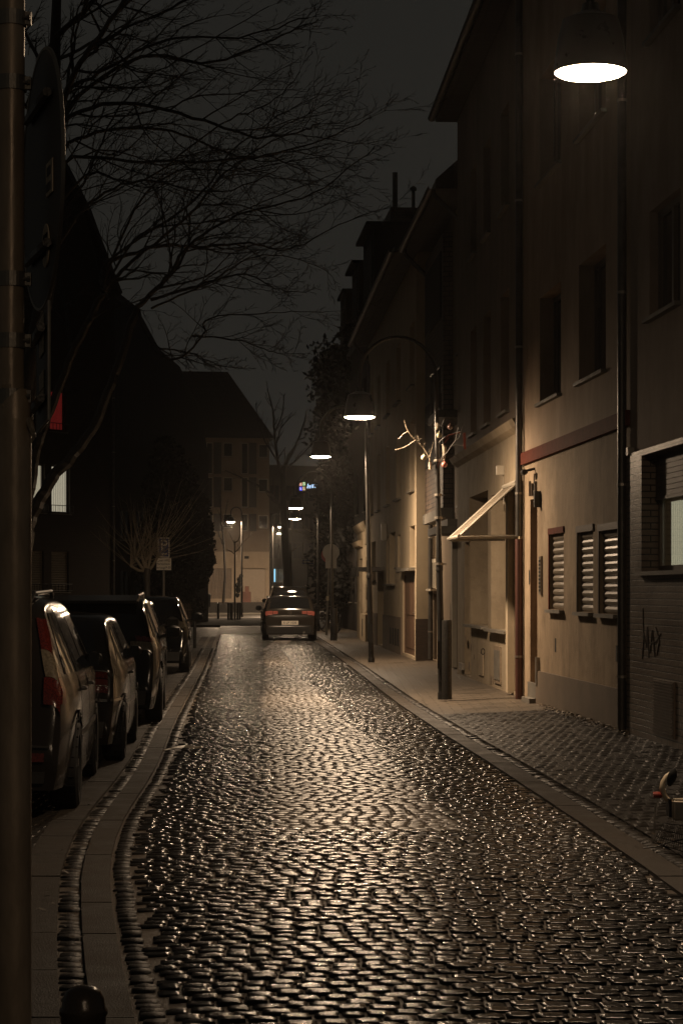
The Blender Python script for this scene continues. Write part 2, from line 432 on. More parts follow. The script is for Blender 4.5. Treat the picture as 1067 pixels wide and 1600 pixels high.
cx, cy, w_, l_, h_ = [], [], [], [], []
d = 6.0; row = 0
while d < 27.5:
    a, b = er(d) + .345, interp(FR, d) - .02; x = a + (.05 if row % 2 else 0.0)
    while x < b - .05:
        cx.append(x + .05); cy.append(d); w_.append(.0994); l_.append(.1992 if rng.random() < .7 else .192); h_.append(.009 + .074 * (x - a) / (b + .3 - a)); x += .10
    d += .2 if False else .2; row += 1
n_ = len(cx)
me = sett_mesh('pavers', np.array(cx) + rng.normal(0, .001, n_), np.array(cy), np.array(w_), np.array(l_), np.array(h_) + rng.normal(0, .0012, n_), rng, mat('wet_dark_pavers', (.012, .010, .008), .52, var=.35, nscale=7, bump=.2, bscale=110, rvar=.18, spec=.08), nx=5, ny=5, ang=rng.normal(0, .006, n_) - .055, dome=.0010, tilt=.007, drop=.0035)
o = bpy.data.objects.new('pavers', me); COL.objects.link(o); tag(o, 'small wet pavers of the near pavement on the right', 'pavement', kind='structure')

# parking bay on the left
M_bay = brick_mat('parking_bay_setts', (.032, .028, .024), (.025, .022, .019), (.05, .04, .03), .16, .14, .02, rough=.42, bump=1.0, axes='flat', smooth=.5)
pb = MB(); strip(pb, lambda d: el(d) - 2.9, lambda d: el(d) - .49, .004, .004, 8, 60)
tag(pb.build('parking_bay', M_bay), 'dark parking bay under the row of cars', 'parking bay', kind='structure')
lp = MB(); strip(lp, lambda d: -16, lambda d: el(min(d, 60)) - 2.9 - max(0, d - 60) * .05, .07, .06, 6, 96, thick=.16)
tag(lp.build('pavement', M_concrete), 'unlit pavement and forecourt on the left', 'pavement', kind='structure')
# crossing at the far end
cs = MB(); cs.box(-40, 20, 128, 149, -.075, -.02)
tag(cs.build('side_street', mat('wet_far_asphalt', (.035, .030, .025), .35, var=.3, nscale=.7, bump=.3, bscale=8, rvar=.15)), 'wet asphalt side street across the far end', 'road', kind='structure')
fp = MB(); fp.box(-40, -2.2, 100.2, 127.9, -.075, .03); fp.box(-2.2, 20, 126, 127.9, -.075, .03)
tag(fp.build('pavement', mat('far_paving', (.030, .025, .020), .9, spec=.08, var=.3, nscale=1, bump=.4, bscale=6, rvar=.1)), 'paved corner between the street and the side street', 'pavement', kind='structure')
fk = MB(); fk.box(-40, 20, 149.05, 149.3, -.075, .10); fk.box(-40, 20, 149.3, 152, -.075, .09)
tag(fk.build('kerb', mat('pale_far_kerb', (.33, .30, .25), .5, var=.2)), 'pale kerb on the far side of the side street', 'kerb', kind='structure')

# ================================================================== HOUSES
class Fac:
    """a straight house front: p0 its end nearer the viewer's right hand of 'outward', local x along, y outwards, z up"""
    def __init__(s, p0, p1):
        s.p0 = Vector(p0); s.p1 = Vector(p1); s.d = (s.p1 - s.p0).normalized(); s.L = (s.p1 - s.p0).length
        s.ang = math.atan2(s.d.y, s.d.x)
    def t(s, px, off=0.0):
        k = (px - CX) / F; n = Vector((-s.d.y, s.d.x)); p = s.p0 + n * off
        return (k * p.y - p.x) / (s.d.x - k * s.d.y)
    def z(s, px, py, off=0.0):
        t = s.t(px, off); n = Vector((-s.d.y, s.d.x))
        D = (s.p0 + n * off + s.d * t).y
        return CZ - (py - HZ) / F * D
    def op(s, pa, pb, ya, yb, **k):
        """opening between picture columns pa (far) and pb (near), rows ya..yb read at column pb"""
        t0, t1 = sorted((s.t(pa), s.t(pb)))
        z1 = s.z(pb, ya); z0 = s.z(pb, yb)
        return dict(t0=t0, t1=t1, z0=z0, z1=z1, **k)

def wall_faces(mb, L, z0, z1, ops, y=0.0, m=0, t_from=0.0):
    ts = sorted(set([t_from, L] + [min(max(o[k], t_from), L) for o in ops for k in ('t0', 't1')]))
    zs = sorted(set([z0, z1] + [min(max(o[k], z0), z1) for o in ops for k in ('z0', 'z1')]))
    for i in range(len(ts) - 1):
        for j in range(len(zs) - 1):
            a, b, c, d = ts[i], ts[i + 1], zs[j], zs[j + 1]
            if b - a < 1e-5 or d - c < 1e-5: continue
            mt, mz = (a + b) / 2, (c + d) / 2
            if any(o['t0'] < mt < o['t1'] and o['z0'] < mz < o['z1'] for o in ops): continue
            mb.quad((a, y, c), (b, y, c), (b, y, d), (a, y, d), m)
    for o in ops:
        a, b, c, d, e = max(o['t0'], t_from), min(o['t1'], L), max(o['z0'], z0), min(o['z1'], z1), y - o.get('depth', .2) - .05
        mb.quad((a, y, c), (a, e, c), (b, e, c), (b, y, c), m)
        mb.quad((a, y, d), (b, y, d), (b, e, d), (a, e, d), m)
        mb.quad((a, y, c), (a, y, d), (a, e, d), (a, e, c), m)
        mb.quad((b, y, c), (b, e, c), (b, e, d), (b, y, d), m)

def shell(mb, L, z0, z1, B, m=0, y=0.0, t0=0.0):
    """side, back and top of a house body"""
    mb.quad((t0, y, z0), (t0, y, z1), (t0, -B, z1), (t0, -B, z0), m)
    mb.quad((L, y, z0), (L, -B, z0), (L, -B, z1), (L, y, z1), m)
    mb.quad((t0, -B, z0), (t0, -B, z1), (L, -B, z1), (L, -B, z0), m)
    mb.quad((t0, y, z1), (L, y, z1), (L, -B, z1), (t0, -B, z1), m)

def fill_window(root, o, fm=None, gm=None, y=0.0, label=None):
    """a window as a part: frame mesh with pane, sill or shutter below it"""
    fm = fm or M_brown; gm = gm or M_glass
    a, b, c, d, e = o['t0'], o['t1'], o['z0'], o['z1'], y - o.get('depth', .2)
    fw = min(.06, (b - a) * .12)
    f = MB()
    f.box(a, b, e - .03, e + .03, d - fw, d); f.box(a, b, e - .03, e + .03, c, c + fw)
    f.box(a, a + fw, e - .029, e + .029, c + fw, d - fw); f.box(b - fw, b, e - .029, e + .029, c + fw, d - fw)
    if o.get('mull', (b - a) > .9): f.box((a + b) / 2 - fw * .6, (a + b) / 2 + fw * .6, e - .028, e + .034, c + fw, d - fw)
    if o.get('trans'):
        zt = c + (d - c) * o['trans']; f.box(a + fw, b - fw, e - .027, e + .036, zt - fw * .5, zt + fw * .5)
    fo = f.build('window', fm, root)
    if label: fo['label'] = label
    p = MB()
    if o.get('kind') == 'shutter':
        n = max(4, int((d - c) / .085))
        for i in range(n):
            za = c + (d - c) * i / n; zb = c + (d - c) * (i + 1) / n
            prof = [(e + .036, za + .004), (e + .052, za + (zb - za) * .30), (e + .056, za + (zb - za) * .6), (e + .046, zb - .012), (e + .036, zb - .004)]
            vs = [(a + .012, yy, zz) for yy, zz in prof] + [(b - .012, yy, zz) for yy, zz in prof]
            k = len(prof)
            p.add(vs, [(q, q + 1, q + 1 + k, q + k) for q in range(k - 1)] + [tuple(range(k)), tuple(range(2 * k - 1, k - 1, -1))])
        p.build('roller_shutter', M_shutter, fo)
    p = MB(); p.box(a + .002, b - .002, e - .05, e - .012, c + .002, d - .002); p.build('pane', gm, fo)
    if o.get('sill', True):
        s_ = MB(); so_ = o.get('sillout', .07); s_.box(a - .05, b + .05, e + .03, y + so_, c - .045, c - .003); s_.build('sill', o.get('sillmat', M_concrete), fo)
    return fo

def fill_door(root, o, m=None, y=0.0, handle=True, glass=False):
    m = m or M_darkwood
    a, b, c, d, e = o['t0'], o['t1'], o['z0'], o['z1'], y - o.get('depth', .25)
    f = MB(); w = b - a
    f.box(a, b, e - .04, e, c, d)
    f.box(a + .0, a + .07, e, e + .03, c, d); f.box(b - .07, b, e, e + .03, c, d); f.box(a + .07, b - .07, e, e + .03, d - .07, d)
    for z0, z1 in ((c + .15, c + (d - c) * .42), (c + (d - c) * .48, d - .2)):
        f.box(a + .16, a + w * .48, e, e + .015, z0, z1); f.box(a + w * .52, b - .16, e, e + .015, z0, z1)
    do = f.build('door', m, root)
    if handle:
        h = MB(); h.tube([(a + .12, e + .03, c + 1.0), (a + .12, e + .08, c + 1.0), (a + .24, e + .08, c + 1.0)], .011, 8); h.build('handle', M_galv, do)
    return do

def roof_part(root, L, z, B, over=.35, pitch=42, m=None, t0=0.0, name='roof'):
    """saddle roof with its eave over the street"""
    m = m or M_roof
    hx = B / 2; top = z + (hx + over) * math.tan(R(pitch))
    r = MB(); th = .16
    poly = [(over, z - .02), (over, z + th), (-hx, top + th), (-B - over, z + th), (-B - over, z - .02), (-B, z - .02), (-B, z + .02), (0, z + .02), (0, z - .02)]
    poly = [(over, z - .02), (over, z + th), (-hx, top + th), (-B - over, z + th), (-B - over, z - .02)]
    r.prism(poly, t0 - .12, L + .12, 'yz')
    return r.build(name, m, root), top + th
def gutter_part(root, L, y, z, t0=0.0, m=None, r=.075):
    g_ = MB(); n = 8
    pts = [(y + r + r * math.cos(math.pi + math.pi * k / n), z + r * math.sin(math.pi + math.pi * k / n)) for k in range(n + 1)]
    inn = [(y + r + (r - .008) * math.cos(math.pi + math.pi * k / n), z + (r - .008) * math.sin(math.pi + math.pi * k / n)) for k in range(n, -1, -1)]
    g_.prism(pts + inn, t0 - .1, L + .1, 'yz')
    return g_.build('gutter', m or M_zinc, root, smooth='auto')
def downpipe(root, t, y, z0, z1, r=.045, m=None, over=0.0, clips=True, name='downpipe'):
    p = MB()
    pts = [(t, y, z0), (t, y, z1)]
    if over: pts = [(t, y, z0), (t, y, z1 - .75), (t, y + .04, z1 - .62), (t, y + over - .04, z1 - .12), (t, y + over, z1)]
    p.tube(pts, r, 10)
    o = p.build(name, m or M_zinc, root, smooth='auto')
    if clips:
        z = z0 + .6
        while z < z1 - 1:
            c = MB(); c.tube([(t, y, z), (t, y, z + .03)], r + .008, 10); c.build('pipe_clip', M_galv, o); z += 2.1
    return o

M_zinc = mat('weathered_zinc', (.085, .078, .07), .42, .5, var=.3, nscale=6, bump=.15)
M_shutter = mat('pale_roller_shutter', (.21, .175, .13), .42, var=.10, nscale=12)
M_redband = mat('oxide_red_trim', (.13, .040, .028), .8, spec=.08, var=.25, nscale=8, bump=.2)
M_plaster = stucco('tan_weathered_render', (.42, .325, .225), .42, bump=.6, blot=.16)
M_cream = stucco('cream_render', (.47, .39, .28), .10, bump=.2)
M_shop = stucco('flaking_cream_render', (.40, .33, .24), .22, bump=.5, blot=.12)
M_old = stucco('old_stucco', (.46, .38, .27), .28, bump=1.0, blot=.15)
M_upper = stucco('dull_upper_render', (.36, .28, .22), .25)
M_tiles = brick_mat('glazed_brick_slips', (.23, .175, .125), (.20, .150, .11), (.025, .02, .016), .245, .0665, .007, rough=.42, bump=1.2, smooth=.05)
M_bricks = brick_mat('brown_bricks', (.14, .095, .065), (.11, .075, .055), (.03, .025, .02), .24, .10, .010, rough=.6, bump=1.2, smooth=.05)

# ---- 1  brick-slip house at the right edge
fa = Fac((3.93, 12.3), (3.144, 23.0))
root = thing('clad_house', 'house clad in pale brick slips at the right edge, lit window with half lowered blind', 'house', (fa.p0.x, fa.p0.y, 0), fa.ang)
HW = 11.5
ops1 = []
# the window whose far reveal we see: starts at column 1008
tA = fa.t(1008); zt, zb_ = fa.z(1008, 712), fa.z(1008, 893)
wmain = dict(t0=tA - 2.7, t1=tA, z0=zb_, z1=zt, depth=.21, mull=False)
w2 = dict(t0=tA - 6.2, t1=tA - 4.6, z0=zb_, z1=zt, depth=.34)
up = [dict(t0=fa.t(1062), t1=fa.t(1014), z0=fa.z(1062, 470), z1=fa.z(1062, 292), depth=.12)]
up.append(dict(t0=up[0]['t0'] - 3.2, t1=up[0]['t0'] - 2.0, z0=up[0]['z0'], z1=up[0]['z1'], depth=.12))
up.append(dict(t0=fa.t(1062), t1=fa.t(1014), z0=up[0]['z0'] + 2.9, z1=up[0]['z1'] + 2.9, depth=.12))
ztile = zt + .06
wm = MB(); wall_faces(wm, fa.L, 0, ztile, [wmain, w2], y=.045, m=0)
wm.quad((0, .045, ztile), (fa.L, .045, ztile), (fa.L, 0, ztile), (0, 0, ztile), 0)
wm.quad((fa.L, .045, 0), (fa.L, 0, 0), (fa.L, 0, ztile), (fa.L, .045, ztile), 0)
wm.build('brick_cladding', M_tiles, root)
um = MB(); wall_faces(um, fa.L, ztile, HW, up, y=0.0); shell(um, fa.L, 0, HW, 9); um.build('wall', M_upper, root)
M_lit = mat('lit_room_blind', (.6, .55, .42), .8, var=.15, nscale=1.5, emit=(1.0, .86, .55), estr=.22)
M_litb = mat('lit_room_bright', (.6, .55, .42), .8, var=.1, nscale=3, emit=(1.0, .93, .66), estr=.42)
fo = fill_window(root, wmain, M_brown, M_glass, y=.045, label='lit window with its dark blind half down')
for ch in list(fo.children):
    if ch.name.startswith('pane'): bpy.data.objects.remove(ch)
a, b, c, d_ = wmain['t0'], wmain['t1'], wmain['z0'], wmain['z1']; e = .045 - .21
pn = MB(); pn.box(a + .06, b - .06, e - .012, e - .006, c + .06, d_ - .06)
pn.build('pane', mat('clear_window_glass', (.9, .92, .9), .02, var=0, trans=1.0, spec=.5), fo)
rm_ = MB(); rm_.box(a - 1.2, b + 2.6, e - 2.2, e - 2.15, c - .8, d_ + .3); rm_.box(b + 2.55, b + 2.6, e - 2.15, e - .1, c - .8, d_ + .3)
rm_.build('room_wall', M_lit, fo)
cu = MB()
for i in range(10):
    x = b - .10 - i * .045; cu.box(x - .045, x, e - .10 - .014 * (i % 2), e - .09 - .014 * (i % 2), c + .06, c + (d_ - c) * .60)
cu.build('half_curtain', M_litb, fo)
bl = MB(); nsl = 7
for i in range(nsl):
    z = d_ - .06 - i * .055; bl.box(a + .03, b - .03, e + .05, e + .066, z - .050, z)
bl.box(a + .03, b - .03, e + .045, e + .075, d_ - .06 - nsl * .055 - .03, d_ - .06 - nsl * .055)
bl.build('roller_shutter', M_darkwood, fo)
fill_window(root, w2, M_brown, y=.045)
for o in up: fill_window(root, o, M_brown)
roof_part(root, fa.L, HW, 9, .35); gutter_part(root, fa.L, .35, HW + .05)
# vent grille low on the wall
t0, t1 = fa.t(1062), fa.t(1029); z0, z1 = fa.z(1062, 1155), fa.z(1062, 1066)
gr = MB(); gr.box(t0, t1, .046, .066, z0, z1)
for i in range(18):
    z = z0 + .03 + (z1 - z0 - .06) * i / 17; gr.box(t0 + .03, t1 - .03, .066, .078, z, z + .014)
gr.build('vent_grille', mat('brown_grille', (.13, .095, .07), .5, var=.2), root)
# spray tag: a few dark strokes on the bricks
sg = MB()
def fpt(px, py, off=.05): return (fa.t(px), off, fa.z(px, py))
for st in ([(1011, 950), (1012, 1000), (1010, 1030)], [(1011, 985), (1017, 1012), (1018, 980)], [(1018, 980), (1020, 1028)], [(1022, 1020), (1026, 985), (1030, 1026)], [(1023, 1005), (1030, 1003)],
           [(1031, 980), (1037, 1000), (1033, 1024)], [(1031, 1004), (1039, 990)]):
    sg.tube([fpt(*q) for q in st], .006, 4)
sg.build('graffiti', mat('faded_spray_paint', (.05, .04, .033), .6, var=0), root)
bx_ = MB(); bx_.box(fa.t(990), fa.t(987), .0, .07, fa.z(987, 712), fa.z(987, 700)); bx_.build('junction_box', M_frame, root)

# ---- 2  tan rendered house with three shuttered windows
fb = Fac((3.144, 23.0), (2.607, 30.35))
root = thing('rendered_house', 'tan rendered house with three shuttered windows and a dark doorway', 'house', (fb.p0.x, fb.p0.y, 0), fb.ang)
band_z = fb.z(975, 668)
sh = [fb.op(859, 880, 832, 953, depth=.085, kind='shutter', mull=False), fb.op(903, 926, 829, 957, depth=.085, kind='shutter', mull=False), fb.op(937, 965, 826, 960, depth=.085, kind='shutter', mull=False)]
door = fb.op(828, 839, 778, 1072, depth=.42)
z1u = fb.z(902, 400)
upw = [fb.op(843, 876, 440, 612, depth=.22), fb.op(904, 946, 378, 578, depth=.22)]
zz0 = (upw[0]['z0'] + upw[1]['z0']) / 2; zz1 = (upw[0]['z1'] + upw[1]['z1']) / 2
for o in upw: o['z0'] = zz0; o['z1'] = zz1
upw2 = [dict(o, z0=o['z0'] + 3.0, z1=o['z1'] + 3.0) for o in upw]
for o in upw2: o['t0'] += .0
allop = sh + [door]
wl = MB(); wall_faces(wl, fb.L, 0, band_z, allop); wl.build('wall', M_plaster, root)
wu = MB(); wall_faces(wu, fb.L, band_z, HW, upw + upw2); shell(wu, fb.L, 0, HW, 9); wu.build('upper_wall', stucco('tan_upper_render', (.42, .32, .235), .30), root)
bd = MB(); bd.box(.02, fb.L - .02, .003, .055, band_z, band_z + .17); bd.build('red_cornice', M_redband, root)
pl = MB(); pl.box(.02, door['t0'] - .08, .003, .035, 0, .52); pl.build('plinth', mat('smoke_grey_plinth', (.155, .12, .088), .65, var=.25, nscale=1.4, bump=.3), root)
for i, o in enumerate(sh):
    fo = fill_window(root, o, M_redband if i == 0 else M_brown)
    tr = MB(); a, b, c, d_ = o['t0'], o['t1'], o['z0'], o['z1']
    tr.box(a - .07, b + .07, .003, .022, d_, d_ + .08); tr.box(b, b + .06, .003, .018, c, d_ - .002)
    tr.build('surround', M_redband if i == 0 else M_brown, fo)
for o in upw + upw2:
    fill_window(root, o, M_brown)
fill_door(root, door, mat('dark_red_door', (.075, .03, .024), .5, var=.2))
st = MB(); st.box(door['t0'] - .04, door['t1'] + .03, -.4, .12, .02, .13); st.box(door['t0'] - .08, door['t1'] + .06, .004, .03, .13, .34); st.build('doorstep', M_concrete, root)
# intercom, house camera, lamp tube, leftover brackets
ic = MB(); t_, zc = fb.t(846), fb.z(846, 899); ic.box(t_ - .08, t_ + .08, .003, .03, zc - .26, zc + .26)
io = ic.build('intercom', M_galv, root)
btn = MB()
for i in range(9):
    for j in range(2): btn.box(t_ - .055 + j * .06, t_ - .01 + j * .06, .03, .038, zc - .22 + i * .05, zc - .19 + i * .05)
btn.build('bell_buttons', M_dark, io)
lt = MB(); t_, zc = fb.t(844), fb.z(844, 780); lt.box(t_ - .04, t_ + .04, .003, .09, zc - .11, zc + .11); lt.build('wall_lamp', M_iron, root)
cm = MB(); t_, zc = fb.t(835), fb.z(835, 738); cm.tube([(t_, .0, zc + .05), (t_, .12, zc + .02)], .018, 8); cm.lathe([(0, -.09), (.04, -.09), (.045, .05), (.0, .05)], 12, (t_, .15, zc), 'x'); cm.tube([(t_, .01, zc - .02), (t_, .01, zc - .25)], .008, 6); cm.build('security_camera', M_iron, root)
br_ = MB()
for px, y0, y1 in ((829, 752, 775), (832.5, 755, 775), (838, 752, 775)):
    t_ = fb.t(px); br_.box(t_ - .018, t_ + .018, .003, .03, fb.z(px, y1), fb.z(px, y0))
br_.build('sign_bracket', M_brown, root)
lx = MB(); t_, zc = fb.t(842), fb.z(842, 1052); lx.box(t_ - .05, t_ + .05, .004, .05, zc - .16, zc + .22); lx.build('mail_slot', M_galv, root)
for px, py, hh in ((867.5, 1008, .09), (963, 1021, .09), (867, 1060, .05), (827, 902, .1)):
    t_, zc = fb.t(px), fb.z(px, py); hl = MB(); hl.box(t_ - .035, t_ + .035, .001, .006, zc - hh, zc + hh); hl.build('hole', M_dark, root)
roof_part(root, fb.L, HW, 9, .35); gutter_part(root, fb.L, .35, HW + .05)
downpipe(root, fb.L - .05, .07, 2.4, HW + .02, .05, over=.3)
downpipe(root, fb.L - .05, .07, .06, 2.36, .052, m=mat('red_oxide_pipe', (.085, .034, .025), .5, var=.2), clips=True)
downpipe(root, .10, .075, .06, HW + .02, .05, over=.3)
gp_ = MB(); gp_.box(.02, .20, .037, .05, .0, .62); gp_.build('pipe_boot', M_dark, root)

# ---- 3  shop house with a fold-out awning
fc = Fac((2.607, 30.37), (2.18, 39.8))
root = thing('shop_house', 'old cream shop house with a small folding awning over its display window', 'house', (fc.p0.x, fc.p0.y, 0), fc.ang)
H3 = 10.5
zsill = fc.z(765, 985)
win = fc.op(767, 790, 800, 985, depth=.30); win['z1'] = win['z0'] + 2.15
win2 = fc.op(733, 762, 787, 968, depth=.45); win2['z0'] = win['z0'] + .02; win2['z1'] = win['z1'] + .12
door3 = dict(t0=.16, t1=1.02, z0=.12, z1=3.0, depth=.55)
ent = dict(t0=fc.L - 2.4, t1=fc.L - 1.3, z0=.1, z1=2.5, depth=.5)
win['t0'] = 1.35
upc = []
for pa, pb in ((782, 795), (755, 766), (735, 744)):
    for ya, yb, ref in ((450, 640, 794), (158, 318, 794)):
        t0, t1 = sorted((fc.t(pa), fc.t(pb))); upc.append(dict(t0=t0, t1=t1, z1=fc.z(ref, ya), z0=fc.z(ref, yb), depth=.2))
zc3 = fc.z(810, 664)
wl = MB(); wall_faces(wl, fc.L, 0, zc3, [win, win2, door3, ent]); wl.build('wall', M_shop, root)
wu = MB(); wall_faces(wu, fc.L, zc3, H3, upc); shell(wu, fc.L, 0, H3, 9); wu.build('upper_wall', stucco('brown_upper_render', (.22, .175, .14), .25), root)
cn = MB(); cn.prism([(.004, zc3 - .1), (.10, zc3 - .04), (.16, zc3 + .06), (.004, zc3 + .09)], .02, fc.L - .02, 'yz'); cn.build('cornice', M_shop, root)
for o in (win, win2): fill_window(root, dict(o, sillout=.12), M_frame, y=0.0)
for o in upc: fill_window(root, o, M_brown)
fill_door(root, door3, mat('pale_shop_door', (.42, .37, .29), .45, var=.15)); fill_door(root, ent, M_darkwood)
pil = MB(); pil.box(1.06, 1.32, .003, .09, .1, 3.1); pil.box(.0, .13, .003, .05, .05, 3.2); pil.build('pilaster', M_cream, root)
cl = MB(); t_ = fc.t(778); cl.box(t_ - .42, t_ + .42, .003, .02, fc.z(778, 1068), fc.z(778, 1010)); clo = cl.build('cellar_hatch', mat('chipped_hatch_paint', (.26, .20, .14), .6, var=.4, nscale=12, bump=.4), root)
hh = MB(); hh.box(t_ - .36, t_ + .36, .02, .03, fc.z(778, 1062), fc.z(778, 1016)); hh.build('panel', M_concrete, clo)
pt = MB(); t_ = fc.t(752); pt.box(t_ - .35, t_ + .35, .003, .02, fc.z(752, 1055), fc.z(752, 1022)); pt.build('meter_cover', M_shop, root)
ring = MB(); t_, zc = fc.t(757), fc.z(757, 1018)
ring.tube([(t_, .03 + .03 * math.sin(q), zc + .05 * math.cos(q)) for q in np.linspace(0, 2 * math.pi, 12)], .008, 6); ring.build('iron_ring', M_iron, root)
vn = MB(); t_, zc = fc.t(723), fc.z(723, 1041); vn.box(t_ - .3, t_ + .3, .003, .05, zc - .06, zc + .06); vn.build('air_vent', M_galv, root)
lg = MB(); t_, zc = fc.t(787), fc.z(787, 737); lg.box(t_ - .06, t_ + .06, .003, .12, zc - .05, zc + .09); lg.tube([(t_, .01, zc - .05), (t_ - .05, .012, zc - .45), (t_ - .2, .012, zc - .62)], .007, 5); lg.build('cable_box', M_frame, root)
rp = MB()
random.seed(3)
for i in range(16):
    t_ = fc.t(random.uniform(722, 800)); zc = random.uniform(.15, .75); s_ = random.uniform(.03, .10)
    rp.prism([(t_ + s_ * math.cos(q) * random.uniform(.6, 1.2), zc + s_ * math.sin(q) * random.uniform(.6, 1.2)) for q in np.linspace(0, 5.6, 8)], .001, .004, 'xz')
rp.build('bare_plaster_patches', mat('bare_plaster', (.16, .12, .085), .8, var=.3), root)
roof_part(root, fc.L, H3, 9, .40); gutter_part(root, fc.L, .40, H3 + .05)
# awning (a thing of its own, fixed over the display window)
aw = thing('awning', 'small striped fold-out awning over the shop window', 'awning', (fc.p0.x, fc.p0.y, 0), fc.ang)
t0, t1 = .45, 1.95; zt_ = fc.z(806, 757); zo = 2.43; pr = .86
sl = MB(); nst = 9
for i in range(nst):
    ta = t0 + (t1 - t0) * i / nst; tb = t0 + (t1 - t0) * (i + 1) / nst; dz = .0 if i % 2 else .012
    sl.add([(ta, .02, zt_ + dz), (tb, .02, zt_ + dz), (tb, pr, zo + dz), (ta, pr, zo + dz), (ta, .02, zt_ - .02), (tb, .02, zt_ - .02), (tb, pr, zo - .02), (ta, pr, zo - .02)],
           [(0, 1, 2, 3), (7, 6, 5, 4), (0, 3, 7, 4), (1, 5, 6, 2), (3, 2, 6, 7), (0, 4, 5, 1)], i % 2)
sl.build('awning_fabric', [mat('pale_awning_stripe', (.26, .22, .17), .6, var=.1), mat('dark_awning_stripe', (.05, .04, .03), .6, var=.1)], aw)
for t_ in (t0 - .03, t1 + .03):
    arm = MB(); arm.tube([(t_, .02, zo - .02), (t_, pr, zo - .03)], .028, 6); arm.tube([(t_, .02, zt_ + .01), (t_, pr, zo)], .022, 6); arm.build('arm', M_frame, aw)
ba = MB(); ba.tube([(t0 - .05, pr + .02, zo - .02), (t1 + .05, pr + .02, zo - .02)], .03, 8); ba.tube([(t0 - .05, .03, zt_ + .02), (t1 + .05, .03, zt_ + .02)], .04, 8); ba.build('front_rail', M_frame, aw)

# ---- 4  recessed entrance bay of the long cream house, with brick oriel
fd = Fac((2.40, 39.9), (2.04, 47.25))
root = thing('oriel_house', 'narrow dark house with brick oriel and tall white framed window', 'house', (fd.p0.x, fd.p0.y, 0), fd.ang)
H5 = 9.24
wA = fd.op(666, 683, 815, 920, depth=.08, mull=True, trans=.25); wA['t1'] = fd.L - .12
dB = dict(t0=wA['t0'] + .1, t1=wA['t1'] - .1, z0=.1, z1=wA['z0'] - .12, depth=.12)
dC = dict(t0=.9, t1=2.0, z0=.1, z1=2.6, depth=.6)
upd = [dict(t0=t_, t1=t_ + 1.0, z0=z_, z1=z_ + 1.5, depth=.2) for t_ in (.8,) for z_ in (3.3, 6.3)]
wl = MB(); wall_faces(wl, fd.L, 0, H5, [wA, dB, dC] + upd); shell(wl, fd.L, 0, H5, 9); wl.build('wall', stucco('grey_brown_render', (.25, .20, .15), .15), root)
fill_window(root, dict(wA, sillout=.16, sillmat=M_frame), M_frame, label='tall white framed window with bars')
rl = MB(); a, b, c = wA['t0'], wA['t1'], wA['z0']
for i in range(5): x = a + .15 + (b - a - .3) * i / 4; rl.tube([(x, .02, c + .02), (x, .02, c + .62)], .014, 6)
rl.box(a + .04, b - .04, .0, .03, c + .58, c + .66); rl.build('window_rail', M_frame, root)
fill_door(root, dB, M_darkwood); fill_door(root, dC, M_darkwood)
for o in upd: fill_window(root, o, M_brown)
# oriel
orl = MB(); t0, t1 = 2.9, fd.L - .25; zb_, zt_ = fd.z(690, 800), 8.9
poly = [(t0, 0.003), (t0 + .06, .20), (t1 - .06, .20), (t1, .003)]
orl.prism([(a, b) for a, b in poly], zb_, zt_, 'xy'); oo = orl.build('oriel', M_bricks, root)
orb = MB(); orb.prism([(t0 - .04, .004), (t0 + .03, .25), (t1 - .03, .25), (t1 + .04, .004)], zb_ - .22, zb_ - .003, 'xy'); orb.build('cornice', M_concrete, oo)
for k, z_ in enumerate((zb_ + 1.0, zb_ + 3.9)):
    ow = MB(); ow.box(t0 + .35, t1 - .35, .202, .23, z_, z_ + 1.35); ow.build('window', M_dark, oo)
# canopy and white post by the entrance
cp = MB(); cp.box(.35, 2.5, .003, .55, 2.72, 2.86); cp.box(.5, 2.4, .004, .35, 2.86, 3.0); cp.build('entrance_canopy', M_concrete, root)
ps = MB(); ps.box(2.12, 2.34, .004, .10, .1, 2.70); ps.build('post', M_frame, root)
dk = MB(); dk.box(2.36, 3.1, .005, .04, .1, 1.35); dk.build('dark_dado', M_darkwood, root)
gb = MB()
for z_ in (zb_ + 2.6,):
    gb.tube([(.4, .5, z_), (2.4, .5, z_)], .02, 6); gb.tube([(.4, .5, z_ - .8), (2.4, .5, z_ - .8)], .02, 6)
    for i in range(15): x = .4 + 2 * i / 14; gb.tube([(x, .5, z_ - .8), (x, .5, z_)], .009, 5)
    gb.box(.35, 2.45, .004, .55, z_ - .98, z_ - .84)
gb.build('balcony', M_iron, root)
roof_part(root, fd.L, H5, 9, .62, t0=0.12); gutter_part(root, fd.L, .62, H5 + .03, t0=.1)
downpipe(root, .25, .06, .1, H5, .045, over=.6); downpipe(root, fd.L - .06, .06, .1, H5, .05, over=.6)

# ---- 5  long cream house
fe = Fac((1.70, 47.3), (.83, 65.5))
root = thing('cream_house', 'long cream house lit by the second lamp, wood garage door at its near end', 'house', (fe.p0.x, fe.p0.y, 0), fe.ang)
def eo(pa, pb, ya, yb, **k): return fe.op(pa, pb, ya, yb, **k)
gar = eo(629, 647.5, 887, 1026, depth=.07)
lo = eo(640, 648, 822, 880, depth=.30); lo['z1'] = fe.z(648, 820); lo['z0'] = fe.z(648, 884)
gar['z1'] = lo['z0'] - .12; gar['z0'] = .12
w51 = eo(601, 607, 838, 912, depth=.2); w52 = eo(608, 617, 830, 912, depth=.22); w53 = eo(621, 625, 835, 886, depth=.2)
d54 = eo(590, 599, 893, 1002, depth=.35); d54['z0'] = .1
w55 = eo(580.5, 587, 845, 906, depth=.2)
ops5 = [gar, lo, w52, w53, d54, w55]
w51 = dict(w51, t0=w52['t1'] + .25, t1=w52['t1'] + 1.2); ops5.append(w51)
